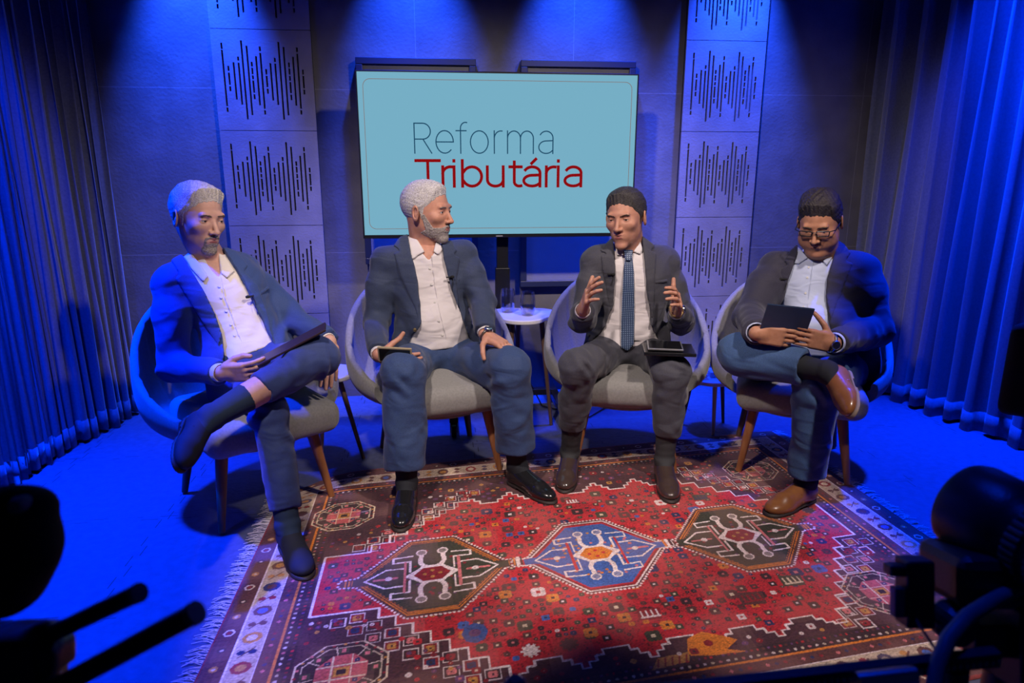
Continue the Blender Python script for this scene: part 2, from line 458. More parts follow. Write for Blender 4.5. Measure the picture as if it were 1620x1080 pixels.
# ---- television on its wheeled stand
M['bezel'] = mat('black_plastic', (.010, .010, .012), .3)
M['screen'] = emis('lit_screen', (.195, .455, .60), .93)
M['ink_red'] = emis('lit_red_letters', (.30, .004, .006), .85)
M['ink_blue'] = emis('lit_blue_letters', (.012, .07, .14), .9)
M['ink_line'] = emis('lit_orange_line', (.25, .16, .13), .9)
TY = 3.60; tx0, tx1, tz0, tz1 = -.379, 1.042, .972, 1.790
tv = empty('television', ((tx0+tx1)/2, TY+.02, tz0), 'large flat television showing a light blue slide, on a wheeled stand', 'television')
b = MB(); b.box(((tx0+tx1)/2, TY+.022, (tz0+tz1)/2), (tx1-tx0, .04, tz1-tz0)); b.box(((tx0+tx1)/2, TY+.055, (tz0+tz1)/2-.08), (1.0, .04, .45)); b.build('casing', M['bezel'], tv, bevel=.004)
sc = MB(); bz = .009; sc.box(((tx0+tx1)/2, TY+.001, (tz0+tz1)/2+.005), (tx1-tx0-2*bz, .003, tz1-tz0-2*bz-.010)); scr = sc.build('screen', M['screen'], tv)
lg = MB(); lg.box((P(790,374,TY)[0], TY-.0005, tz0+.008), (.035, .002, .005)); lg.build('maker_badge', mat('badge_grey', (.3,.3,.32), .4), tv)
def rrect(x0, x1, z0, z1, r, y, n=8):
    pts = []
    for cx, cz, a0 in ((x1-r, z1-r, 0), (x0+r, z1-r, 90), (x0+r, z0+r, 180), (x1-r, z0+r, 270)):
        for k in range(n+1):
            a = radians(a0+90*k/n); pts.append((cx+r*cos(a), y, cz+r*sin(a)))
    return pts
ln = MB(); ln.tube(rrect(tx0+.036, tx1-.036, tz0+.050, tz1-.042, .035, TY-.0012), .0014, 6, closed=True); o = ln.build('slide_border', M['ink_line'], scr)
def arc(cx, cy, rx, ry, a0, a1, n=14): return [(cx+rx*cos(radians(a0+(a1-a0)*k/n)), cy+ry*sin(radians(a0+(a1-a0)*k/n))) for k in range(n+1)]
XH = .76       # x-height over cap height
def glyph(ch):
    """strokes in units of the cap height, and the advance width"""
    c = XH/2; r = .34
    if ch == 'R': return [[(0, 0), (0, 1)], [(0, 1), (.30, 1)]+arc(.30, .735, .27, .265, 90, -90)+[(0, .47)], [(.30, .47), (.60, 0)]], .60
    if ch == 'T': return [[(0, 1), (.72, 1)], [(.36, 1), (.36, 0)]], .72
    if ch == 'e': return [arc(.31, c, .31, c, 0, 315, 22), [(0.0, c), (.62, c)]], .62
    if ch == 'f': return [[(.16, 0), (.16, .82)]+arc(.34, .84, .18, .20, 180, 75, 8), [(0, XH), (.36, XH)]], .36
    if ch == 'o': return [arc(.32, c, .32, c, 0, 360, 26)], .64
    if ch == 'r': return [[(0, 0), (0, XH)], arc(.24, XH-.26, .24, .26, 175, 80, 8)], .28
    if ch == 'm': return [[(0, 0), (0, XH)], arc(.235, XH-.25, .235, .25, 180, 0)+[(.47, 0)], arc(.705, XH-.25, .235, .25, 180, 0)+[(.94, 0)]], .94
    if ch in 'aá':
        g = [arc(.27, XH-.24, .25, .24, 150, 0)+[(.52, 0)], [(.52, .44), (.30, .43)]+arc(.27, .215, .27, .215, 90, 325, 14)]
        if ch == 'á': g.append([(.25, .90), (.38, 1.06)])
        return g, .52
    if ch == 'i': return [[(0, 0), (0, XH)], [(0, .985), (0, 1.0)]], 0.0
    if ch == 'b': return [[(0, 0), (0, 1.0)], arc(.30, c, .30, c, 150, -150, 20)], .60
    if ch == 'u': return [[(0, XH)]+arc(.25, .25, .25, .25, 180, 360)+[(.50, .22)], [(.50, XH), (.50, 0)]], .50
    if ch == 't': return [[(.14, .95), (.14, .18)]+arc(.30, .17, .16, .17, 180, 290, 8), [(0, XH), (.36, XH)]], .36
def text_mesh(name, txt, x0, x1, zb, zt, m, wd, gaps, parent):
    h = (zt-zb); pen = 0; segs = []
    for ch, gp in zip(txt, gaps):
        st_, adv = glyph(ch)
        for s_ in st_: segs.append([(pen+x, y) for x, y in s_])
        pen += adv+gp
    tot = max(x for s_ in segs for x, y in s_); k = (x1-x0-wd)/tot
    b = MB(); y0, y1 = TY-.0015, TY-.0004
    for s_ in segs:
        pts = [(x0+wd/2+x*k, zb+wd/2+y*(h-wd)) for x, y in s_]; n = len(pts); L_, R_ = [], []
        for i in range(n):
            a = np.array(pts[max(i-1, 0)]); c_ = np.array(pts[min(i+1, n-1)]); t = nrm(c_-a); nn = A(-t[1], t[0])*wd/2
            e = (-t if i == 0 else t if i == n-1 else t*0)*wd*.5; q_ = np.array(pts[i])+e
            L_.append(q_+nn); R_.append(q_-nn)
        for i in range(n-1):
            v = len(b.v); b.v += [(L_[i][0], y0, L_[i][1]), (L_[i+1][0], y0, L_[i+1][1]), (R_[i+1][0], y0, R_[i+1][1]), (R_[i][0], y0, R_[i][1]), (L_[i][0], y1, L_[i][1]), (L_[i+1][0], y1, L_[i+1][1]), (R_[i+1][0], y1, R_[i+1][1]), (R_[i][0], y1, R_[i][1])]
            b.f += [(v, v+1, v+2, v+3), (v, v+4, v+5, v+1), (v+3, v+2, v+6, v+7)]
    return b.build(name, m, parent)
# cap height 195..243 px and 253..297 px on the screen plane
a0, a1 = P(655.5,243,TY), P(876,195.5,TY); text_mesh('title_word', 'Reforma', a0[0], a1[0], a0[2], a1[2], M['ink_blue'], .0055, (.16, .10, .15, .22, .22-.02, .20, 0), scr)
a0, a1 = P(657,297,TY), P(922,252,TY); text_mesh('title_word', 'Tributária', a0[0], a1[0], a0[2], a1[2], M['ink_red'], .0150, (.10, .07, .26, .18, .21, .08, .20, .10, .22, 0), scr)

st = empty('television_stand', (.34, TY+.09, 0), 'black wheeled column stand carrying the television', 'stand')
cx = P(795, 420, TY+.09)[0]
b = MB(); b.box((cx, TY+.10, 1.05), (.062, .04, .55)); b.box((cx, TY+.10, .42), (.078, .055, .76)); b.build('column', M['bezel'], st, bevel=.003)
b = MB(); b.box((cx, TY+.085, 1.30), (.5, .02, .06)).box((cx-.2, TY+.085, 1.30), (.03, .02, .4)).box((cx+.2, TY+.085, 1.30), (.03, .02, .4)); b.build('bracket', M['bezel'], st)
b = MB(); b.box((cx, TY+.10, .085), (.62, .05, .035)).box((cx-.29, TY-.02, .085), (.045, .62, .03)).box((cx+.29, TY-.02, .085), (.045, .62, .03)); b.build('base_frame', M['bezel'], st, bevel=.004)
for sx in (-.29, .29):
    for sy in (-.31, .27):
        c_ = MB(); R_ = frame((0,0,1), (0,1,0), (1,0,0)); x, y = cx+sx, TY-.02+sy
        c_.lathe([(.012, -.012), (.034, -.012), (.034, .012), (.012, .012)], (x, y, .034), 20, R=R_); co = c_.build('caster', M['bezel'], st, smooth=True)
        f_ = MB(); f_.box((x, y+.01, .062), (.034, .04, .016)).box((x-.016, y, .045), (.003, .03, .04)).box((x+.016, y, .045), (.003, .03, .04)); f_.build('fork', M['bezel'], co)
cb = MB(); cb.tube([(cx+.05, TY+.12, .6), (cx+.10, TY+.14, .25), (cx+.22, TY+.05, .012), (cx+.45, TY-.15, .008), (cx+.62, TY+.05, .008), (cx+.8, TY+.2, .008)], .004, 8)
tag(cb.build('power_cable', M['bezel'], smooth=True), 'black cable trailing on the floor behind the round top table with two glasses', 'cable')

# ---- armchairs
M['uphol'] = mat('light_grey_upholstery', (.20, .197, .187), .85, col2=(.24, .236, .225), nscale=120, sheen=.2, bump=.12, bscale=600)
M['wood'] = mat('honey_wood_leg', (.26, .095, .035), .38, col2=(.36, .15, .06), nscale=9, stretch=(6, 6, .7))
M['wood_dark'] = mat('dark_wood_leg', (.10, .055, .035), .45, col2=(.15, .085, .05), nscale=9, stretch=(6, 6, .7))  # darker wood tone, for back chair legs and table legs
M['wood_lit'] = mat('lit_wood_leg', (.52, .36, .20), .5, col2=(.62, .45, .27), nscale=9, stretch=(6, 6, .7))  # paler copy of the leg wood, with the light painted in
def smst(e0, e1, x): t = np.clip((x-e0)/(e1-e0), 0, 1); return t*t*(3-2*t)
def armchair(loc, face, label, back=0.84):
    """face = angle of the chair's forward direction from -Y towards +X"""
    r = empty('armchair', (loc[0], loc[1], 0), label, 'armchair', 'round backed armchairs of the four men')
    f = A(sin(face), -cos(face), 0); u = A(cos(face), sin(face), 0)
    T = lambda x, y, z: A(loc[0], loc[1], 0)+u*x-f*y+A(0, 0, z)      # x to the right, y to the back
    # shell
    nph, nv = 97, 26; phm = radians(128); rows = []
    prof = []
    for i in range(nph):
        ph = -phm+2*phm*i/(nph-1); cph, sph = cos(ph), sin(ph)
        zr_ = .545+.30*cph*(1 if cph > 0 else .62)
        if cph > 0: zr_ = .545+(back-.545)*cph**1.0
        rim = A(.385*sph*(1 if abs(ph) < pi/2 else 1.0), .33*cph+.06, zr_)
        base = A(.235*sph, .235*cph+.02, .315)
        ctl = A(.415*sph, .335*cph+.045, .36+.05*max(0, cph))
        outer = []; inner = []
        for j in range(nv+1):
            t = j/nv; p = (1-t)**2*base+2*t*(1-t)*ctl+t*t*rim
            outer.append(p)
        outer = np.array(outer); tan = np.gradient(outer, axis=0); hor = A(sph, cph, 0)
        nn = np.array([nrm(np.cross(np.cross(tn, hor), tn)) for tn in tan])
        th = .030+.014*np.sin(np.linspace(0, pi, nv+1))
        crease = .008*np.exp(-((((ph/radians(17)+.5) % 1)-.5)/.07)**2)*np.clip(np.linspace(-.2, 1.4, nv+1), 0, 1)
        inner = outer-nn*(th-crease)[:, None]*1.0
        # rounded rim between outer and inner
        top = outer[-1]; ti = inner[-1]; mid = (top+ti)/2; rr = np.linalg.norm(top-ti)/2; dn = nrm(tan[-1])
        arc = [mid+(top-mid)*cos(a)+dn*rr*sin(a) for a in np.linspace(0, pi, 9)[1:-1]]
        prof.append(list(outer)+arc+list(inner[::-1]))
    prof = np.array(prof); m_ = prof.shape[1]
    # pinch the two front ends closed, rounded
    V = prof.copy()
    for e, sgn in ((0, 1), (nph-1, -1)):
        mid = (V[e, :nv+1]+V[e, -1:-nv-2:-1])/2
        cap = []
    v = np.array([[T(*p) for p in row_] for row_ in V]).reshape(-1, 3)
    idx = np.arange(nph*m_).reshape(nph, m_)
    q = np.stack([idx[:-1, :-1], idx[1:, :-1], idx[1:, 1:], idx[:-1, 1:]], -1).reshape(-1, 4).tolist()
    for i in range(nph-1): q.append([idx[i, -1], idx[i+1, -1], idx[i+1, 0], idx[i, 0]])
    bld = MB(); bld.v = [tuple(p) for p in v]; bld.f = [tuple(int(k) for k in f_) for f_ in q]
    for e in (0, nph-1):
        for j in range(nv+3):
            k = m_-1-j
            if k-1 > j+1: bld.f.append((int(idx[e, j]), int(idx[e, j+1]), int(idx[e, k-1]), int(idx[e, k])))
    sh = bld.build('shell', M['uphol'], r, smooth=True, auto=70)
    # piping along the shell ends
    # seat cushion
    s = SDF(A(loc[0]-.42, loc[1]-.42, .26), A(loc[0]+.42, loc[1]+.42, .52), .0085)
    Rm = frame(u, -f, A(0, 0, 1))
    s.box(T(0, -.045, .375), (.258, .262, .066), Rm, rd=.055, k=0)
    s.ell(T(0, -.03, .40), (.23, .24, .062), Rm, k=.03)
    s.obj('seat_cushion', M['uphol'], r, it=2)
    b = MB(); b.lathe([(.23, .285), (.25, .295), (.25, .318), (.23, .325)], (T(0, 0, 0)[0], T(0, 0, 0)[1], 0), 40); b.build('seat_base', M['uphol'], r, smooth=True)
    for sx in (-1, 1):
        for sy in (-1, 1):
            b = MB(); a = T(sx*.175, sy*.17, .31); e = T(sx*.222, sy*.222, .009 if True else 0)
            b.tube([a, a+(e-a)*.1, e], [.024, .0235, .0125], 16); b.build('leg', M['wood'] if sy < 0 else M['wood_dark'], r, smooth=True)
    return r
CH = dict(
 c1=((-.77, 2.70), radians(35), 'grey tub armchair of the man in the blue suit, at the far left'),
 c2=((-.02, 2.985), radians(15), 'grey tub armchair of the bearded man in jeans, second from the left'),
 c3=((.862, 3.00), radians(-13), 'grey tub armchair of the man with the tie, third from the left'),
 c4=((1.605, 2.81), radians(-24), 'grey tub armchair of the man with glasses, at the far right'))
for k_, (l_, a_, t_) in CH.items(): armchair(l_, a_, t_)

# ---- side tables
M['top'] = mat('white_lacquer_top', (.62, .60, .62), .28)
def side_table(c, rad, h, rot, label, legs, leg_m, lobes=3, rnd=.20, lr=.014, foot_in=.62):
    r = empty('side_table', (c[0], c[1], 0), label, 'side table', 'small three legged tables')
    pts = []
    for k in range(72):
        a = 2*pi*k/72; rr = rad*(1+rnd*.35*cos(lobes*a)-rnd*.06*cos(2*lobes*a)); pts.append((c[0]+rr*cos(a+rot), c[1]+rr*sin(a+rot)))
    b = MB(); b.prism(pts, h-.022, h); b.build('table_top', M['top'], r, bevel=.005)
    for (x, y), m_ in zip(legs, leg_m):
        b = MB(); a = A(c[0]+(x-c[0])*foot_in, c[1]+(y-c[1])*foot_in, h-.022); b.tube([a, (x, y, 0.001)], [lr, lr*.66], 14)
        b.build('leg', m_, r, smooth=True)
    return r
side_table((.435, 3.46), .17, .592, radians(20), 'white topped table with a dark leg carrying the two drinking glasses', [(.577, 3.376), (.33, 3.33), (.42, 3.66)], [M['wood_dark']]*3, rnd=.34)
side_table((-.525, 3.14), .132, .402, 0, 'small round white table beside the hanging hand of the man in the blue suit', [(-.372, 3.039), (-.555, 2.953), (-.62, 3.24)], [M['wood_dark'], M['wood_lit'], M['wood_dark']], rnd=.0, lr=.013, foot_in=.35)  # the leg that catches light is painted paler than the others
side_table((1.385, 3.24), .125, .288, 0, 'low white table between the man with the tie and the man with glasses', [(1.377, 3.144), (1.27, 3.31), (1.50, 3.31)], [M['wood_lit'], M['wood_dark'], M['wood_dark']], rnd=.0, lr=.012, foot_in=.7)

# ---- glasses with water
def thin_glass(name, gl=.12, tint=(1, 1, 1)):
    m = bpy.data.materials.new(name); m.use_nodes = True; nt = m.node_tree; nt.nodes.clear()
    o = nt.nodes.new('ShaderNodeOutputMaterial'); t = nt.nodes.new('ShaderNodeBsdfTransparent'); t.inputs[0].default_value = (*tint, 1)
    g = nt.nodes.new('ShaderNodeBsdfGlossy'); g.inputs['Roughness'].default_value = .03; lw = nt.nodes.new('ShaderNodeLayerWeight'); lw.inputs[0].default_value = .35
    ma = nt.nodes.new('ShaderNodeMath'); ma.operation = 'MULTIPLY_ADD'; ma.inputs[1].default_value = .75; ma.inputs[2].default_value = gl*.5
    mx = nt.nodes.new('ShaderNodeMixShader'); nt.links.new(lw.outputs['Facing'], ma.inputs[0]); nt.links.new(ma.outputs[0], mx.inputs[0])
    nt.links.new(t.outputs[0], mx.inputs[1]); nt.links.new(g.outputs[0], mx.inputs[2]); nt.links.new(mx.outputs[0], o.inputs[0]); return m
M['glass'] = thin_glass('clear_glass', .10, (.93, .93, .95))
M['water'] = thin_glass('water', .25, (.62, .62, .68))
def tumbler(c, z, fill, label, s=1.0):
    r = empty('drinking_glass', (c[0], c[1], z), label, 'drinking glass', 'glasses on the white table')
    o_ = [(.024, 0), (.030, .004), (.0365, .025), (.040, .055), (.0385, .085), (.0335, .122)]
    i_ = [(.0322, .1215), (.0372, .085), (.0385, .055), (.0345, .026), (.026, .010), (.0, .009)]
    b = MB(); b.lathe([(0.0, 0)]+[(a*s, d*s+.0006) for a, d in o_+i_], (c[0], c[1], z), 36, close=False); b.build('glass_wall', M['glass'], r, smooth=True)
    b = MB(); hh = fill
    pr = [(0.0, .0105), (.0255, .011), (.0338, .026)]+[(x_, z_) for x_, z_ in ((.0368, .04), (.0377, .05)) if z_ < hh]+[(.0372, hh), (0.0, hh)]
    b.lathe([(a*s, d*s) for a, d in pr], (c[0], c[1], z), 36, close=False); b.build('water', M['water'], r, smooth=True)
g1 = P(794, 489, 3.47); g2 = P(832, 502, 3.42)
tumbler((.357, 3.50), .592, .032, 'drinking glass nearer the bearded man, almost empty, on the white table')
tumbler((.452, 3.41), .592, .050, 'drinking glass half full of water in the middle of the white table')
# ---- things on the low table
b = MB(); b.box((1.44, 3.24, .288+.0145), (.14, .09, .028), rotz(-.12)); tag(b.build('paper_box', mat('white_card', (.6, .6, .64), .6), bevel=.003), 'flat white box lying on the low white table', 'box')
s = SDF((1.27, 3.15, .285), (1.39, 3.29, .345), .003); rr_ = random.Random(4)
for i in range(16): s.ell((1.322+rr_.uniform(-.02, .02), 3.20+rr_.uniform(-.02, .02), .303+rr_.uniform(-.004, .014)), (rr_.uniform(.006, .016), rr_.uniform(.006, .014), rr_.uniform(.004, .010)), k=.002)
s.plane((0, 0, .2895), (0, 0, -1)); tag(s.obj('plastic_wrapper', mat('clear_film', (.75, .78, .85), .12, trans=.5), it=0), 'crumpled clear wrapper on the low white table beside the flat white box', 'wrapper')

# ------------------------------------------------------------------ rug, painted knot by knot
KN = .0027; RW, RH = 2.36, 1.70
def rug_xy(s, t):
    X = -.668+s*(1+.050*(1-t/1.7)); Y = 1.155+.125*s+t
    Y = Y-.16*np.exp(-(s/.16)**2)*np.clip((t-1.2)/.5, 0, 1)**2
    return X, Y
def rug_st(px, py):
    g = G(px, py, .009); s, t = 0.0, 0.0; s = g[0]+.668
    for _ in range(6): t = g[1]-1.155-.125*s; s = (g[0]+.668)/(1+.050*(1-t/1.7))
    return s, t
NS, NT = int(RW/KN), int(RH/KN)
S_, T_ = np.meshgrid((np.arange(NS)+.5)*KN, (np.arange(NT)+.5)*KN, indexing='ij')
img = np.zeros((NS, NT, 3), np.float32)
def hexc(r, g, b): return np.array([((c/255)/12.92 if c/255 <= .04045 else ((c/255+.055)/1.055)**2.4) for c in (r, g, b)], np.float32)
RED, DRED, BRN, DBRN = hexc(188, 36, 44), hexc(140, 30, 36), hexc(92, 50, 46), hexc(58, 34, 36)
WHT, CRM, ORG, BLU, DBL, PNK, GRN, GLD, PUR = hexc(232,210,205), hexc(215,190,160), hexc(214,120,36), hexc(62,92,160), hexc(38,44,84), hexc(205,110,110), hexc(66,64,46), hexc(190,130,60), hexc(100,60,100)
rg = np.random.RandomState(7)
def win_(s0, s1, t0, t1):
    i0, i1 = max(0, int(s0/KN)), min(NS, int(s1/KN)+2); j0, j1 = max(0, int(t0/KN)), min(NT, int(t1/KN)+2)
    return (slice(i0, max(i1, i0)), slice(j0, max(j1, j0)))
def pfill(poly, col):
    p = np.array(poly); sl = win_(p[:, 0].min(), p[:, 0].max(), p[:, 1].min(), p[:, 1].max())
    u, v = S_[sl], T_[sl]
    if u.size == 0: return
    img[sl][poly_sd(u, v, poly) < 0] = col
def pline(pts, wd, col, closed=False):
    pts = list(pts)+([pts[0]] if closed else [])
    for a, b_ in zip(pts[:-1], pts[1:]):
        sl = win_(min(a[0], b_[0])-wd, max(a[0], b_[0])+wd, min(a[1], b_[1])-wd, max(a[1], b_[1])+wd); u, v = S_[sl], T_[sl]
        if u.size == 0: continue
        ex, ey = b_[0]-a[0], b_[1]-a[1]; t = np.clip(((u-a[0])*ex+(v-a[1])*ey)/(ex*ex+ey*ey+1e-12), 0, 1)
        img[sl][((u-a[0]-ex*t)**2+(v-a[1]-ey*t)**2) < (wd/2)**2] = col
def blob(s, t, r, col, r2=None): pfill([(s+r*cos(a), t+(r2 or r)*sin(a)) for a in np.linspace(0, 2*pi, 9)[:-1]], col)
def rct(s, t, w_, h, col): pfill([(s-w_/2, t-h/2), (s+w_/2, t-h/2), (s+w_/2, t+h/2), (s-w_/2, t+h/2)], col)
def flower(s, t, r, c1, c2, c3=None):
    for k in range(4):
        a = pi/4+k*pi/2; blob(s+r*.55*cos(a), t+r*.55*sin(a), r*.48, c1)
        a += pi/4; blob(s+r*.6*cos(a), t+r*.6*sin(a), r*.26, c3 if c3 is not None else c1)
    rct(s, t, r*.42, r*.42, c2)
def scale_poly(poly, k, c): return [(c[0]+(x-c[0])*k, c[1]+(y-c[1])*k) for x, y in poly]
# base
img[:] = DBRN
BD = [(.0, .008, DRED), (.008, .068, BRN), (.068, .073, WHT), (.073, .142, CRM*.75), (.142, .147, WHT), (.147, .186, BRN), (.186, .194, ORG), (.194, .240, DBRN)]
dE = np.minimum(np.minimum(S_, RW-S_), np.minimum(T_, RH-T_))
for a, b_, c_ in BD: img[(dE >= a) & (dE < b_)] = c_
F0 = .24
img[dE >= F0] = BRN*.55+PUR*.1
# border ornaments, running round all four sides
def along(dist, step):
    out = []
    for k in range(int((RW-2*dist)/step)+1):
        out += [(dist+k*step, dist, 0), (dist+k*step, RH-dist, 0)]
    for k in range(int((RH-2*dist)/step)+1):
        out += [(dist, dist+k*step, 1), (RW-dist, dist+k*step, 1)]
    return out
for i, (s, t, v) in enumerate(along(.107, .062)):
    c_ = [BRN, DRED, DBL, GLD, BRN][i//2 % 5]; r1, r2 = (.025, .028) if v == 0 else (.028, .025)
    if i//2 % 2: blob(s, t, r1, c_, r2); blob(s, t, r1*.55, [GLD, CRM, BLU, BRN][i//4 % 4], r2*.55)
    else:
        for q in (-1, 1):
            a, b2 = ((.0, q*.015) if v == 0 else (q*.015, 0)); blob(s+a, t+b2, .012, c_, .010)
        pline([(s-.018, t-.018), (s+.018, t+.018)], .004, BRN)
for i, (s, t, v) in enumerate(along(.038, .075)):
    if i//2 % 3 == 0:
        pline([(s+.014*cos(a), t+.014*sin(a)) for a in np.linspace(0, 2*pi, 7)[:-1]], .0045, CRM, True); blob(s, t, .006, DRED)
    else: blob(s, t, .012, [DRED, GLD, DBRN][i//2 % 3]); blob(s, t, .005, CRM)
for i, (s, t, v) in enumerate(along(.166, .026)): blob(s, t, .006, [DRED, BRN, PNK, DBL][i//2 % 4])
for i, (s, t, v) in enumerate(along(.206, .022)): blob(s, t, .005, [CRM, PNK, WHT][i//2 % 3]*.8)
for i, (s, t, v) in enumerate(along(.228, .017)): rct(s, t, .007, .007, [DRED, RED, BRN, PUR][i//2 % 4])
# the red field with its stepped white outline
def zig(s0, s1, t0, n, amp, sg):
    out = []
    for k in range(n):
        a = s0+(s1-s0)*k/n; w_ = (s1-s0)/n
        hs = [0, .33, .66, 1, 1, .66, .33, 0]; xs = [0, .12, .24, .36, .64, .76, .88, 1]
        for m_ in range(7): out += [(a+w_*xs[m_], t0+sg*amp*hs[m_]), (a+w_*xs[m_+1], t0+sg*amp*hs[m_])]
    return out
def steps(a, b_, n):
    out = []
    for k in range(n):
        x0, y0 = a[0]+(b_[0]-a[0])*k/n, a[1]+(b_[1]-a[1])*k/n; x1, y1 = a[0]+(b_[0]-a[0])*(k+1)/n, a[1]+(b_[1]-a[1])*(k+1)/n
        out += [(x0, y0), (x1, y0), (x1, y1)]
    return out
tm = .825
FL = ([(F0+.01, tm-.165), (.40, tm-.165)]+steps((.40, tm-.165), (.80, .275), 8)+zig(.80, 1.74, .265, 5, .062, 1)
      + steps((1.74, .275), (2.02, tm-.12), 7)+[(RW-F0-.01, tm-.12), (RW-F0-.01, tm+.15), (2.00, tm+.15)]
      + steps((2.00, tm+.15), (1.66, 1.29), 6)+zig(1.66, .76, 1.33, 5, .07, -1)+steps((.76, 1.29), (.40, tm+.165), 6)+[(F0+.01, tm+.165)])
pfill(FL, RED); 
# small boxed flowers just outside the stepped corners
for (a, b_, sx, sy) in (((.40, tm-.20), (.82, .255), -1, -1), ((2.05, tm-.16), (1.76, .27), 1, -1), ((.42, tm+.19), (.80, 1.36), -1, 1), ((2.02, tm+.19), (1.66, 1.36), 1, 1)):
    for row_ in range(2):
        for k in range(9):
            s = a[0]+(b_[0]-a[0])*k/8+sx*(.012+row_*.052); t = a[1]+(b_[1]-a[1])*k/8+sy*(.0+row_*.012)
            c_ = [GLD, DRED, DBL, PNK][(k+row_) % 4]; rct(s, t, .044, .044, WHT*.85); rct(s, t, .037, .037, DBRN if (k+row_) % 2 else DRED); flower(s, t, .015, c_, DBRN)
pline(FL, .0065, WHT, True)
fm = (poly_sd(S_, T_, FL) < -.008) & (rg.rand(NS//2+1, NT//2+1).repeat(2, 0).repeat(2, 1)[:NS, :NT] < .085); img[fm] = DRED*.7+DBRN*.3
# scattered field ornaments
inside = poly_sd(S_[::8, ::8], T_[::8, ::8], FL) < -.03
cand = [(S_[i*8, j*8], T_[i*8, j*8]) for i, j in zip(*np.nonzero(inside))]; rg.shuffle(cand)
placed = []
for s, t in cand:
    if len(placed) > 1250: break
    r = rg.choice([.007, .011, .015, .020, .027, .036], p=[.18, .22, .24, .20, .11, .05])
    if any((s-a)**2+(t-b_)**2 < (.98*(r+q)+.001)**2 for a, b_, q in placed): continue
    placed.append((s, t, r))
    pal = [(BRN, CRM), (DBRN, PNK), (BRN, RED), (GRN, CRM), (DBL, PNK), (ORG, DBRN), (BLU, DBL), (WHT, RED), (DBRN, WHT), (BRN, DRED)]
    c1, c2 = pal[rg.choice(10, p=[.24, .18, .12, .12, .09, .05, .04, .03, .08, .05])]
    if r > .03:
        blob(s, t, r*.8, c1); 
        for a in np.arange(0, 2*pi, .7): rct(s+r*.7*cos(a), t+r*.7*sin(a), .008, .008, c2*.7)
    else: flower(s, t, r, c1, c2, c1*.75)
def squiggle(px, py, sc, c1, c2):
    s, t = rug_st(px, py); pfill([(s-sc, t-sc*.6), (s+sc*.7, t-sc*.8), (s+sc, t+sc*.5), (s-sc*.8, t+sc*.8)], c1)
    pline([(s-sc*.7, t-sc*.35), (s+sc*.7, t-sc*.35)], .007, c2)
    for dx in (-.6, -.2, .2, .6): pline([(s+dx*sc, t-sc*.35), (s+dx*sc, t+sc*.35)], .006, c2)
squiggle(905, 793, .032, DRED, WHT); squiggle(1028, 970, .040, DRED, WHT); squiggle(1253, 917, .042, GRN, CRM); squiggle(1190, 945, .045, BRN, DRED); squiggle(1108, 786, .035, GRN, DBL)
s, t = rug_st(752, 1000); blob(s, t, .038, BLU*.7, .045); blob(s, t, .018, PUR)
for px, py in ((988, 976), (1056, 988), (935, 1000), (800, 940), (875, 945)):
    s, t = rug_st(px, py); flower(s, t, .024, ORG, DBRN, GLD)
s, t = rug_st(1122, 1018)
pfill([(s-.075, t-.03), (s-.05, t+.035), (s, t+.055), (s+.06, t+.02), (s+.085, t-.0), (s+.04, t-.03), (s+.09, t-.05), (s-.01, t-.045)], ORG); blob(s, t+.005, .014, DRED)
s, t = rug_st(1062, 1046); pfill([(s-.06, t-.02), (s+.05, t-.01), (s+.06, t+.025), (s-.03, t+.02)], GLD)
for k in range(5): pline([(s-.04+k*.02, t-.012), (s-.03+k*.02, t+.016)], .005, DRED)
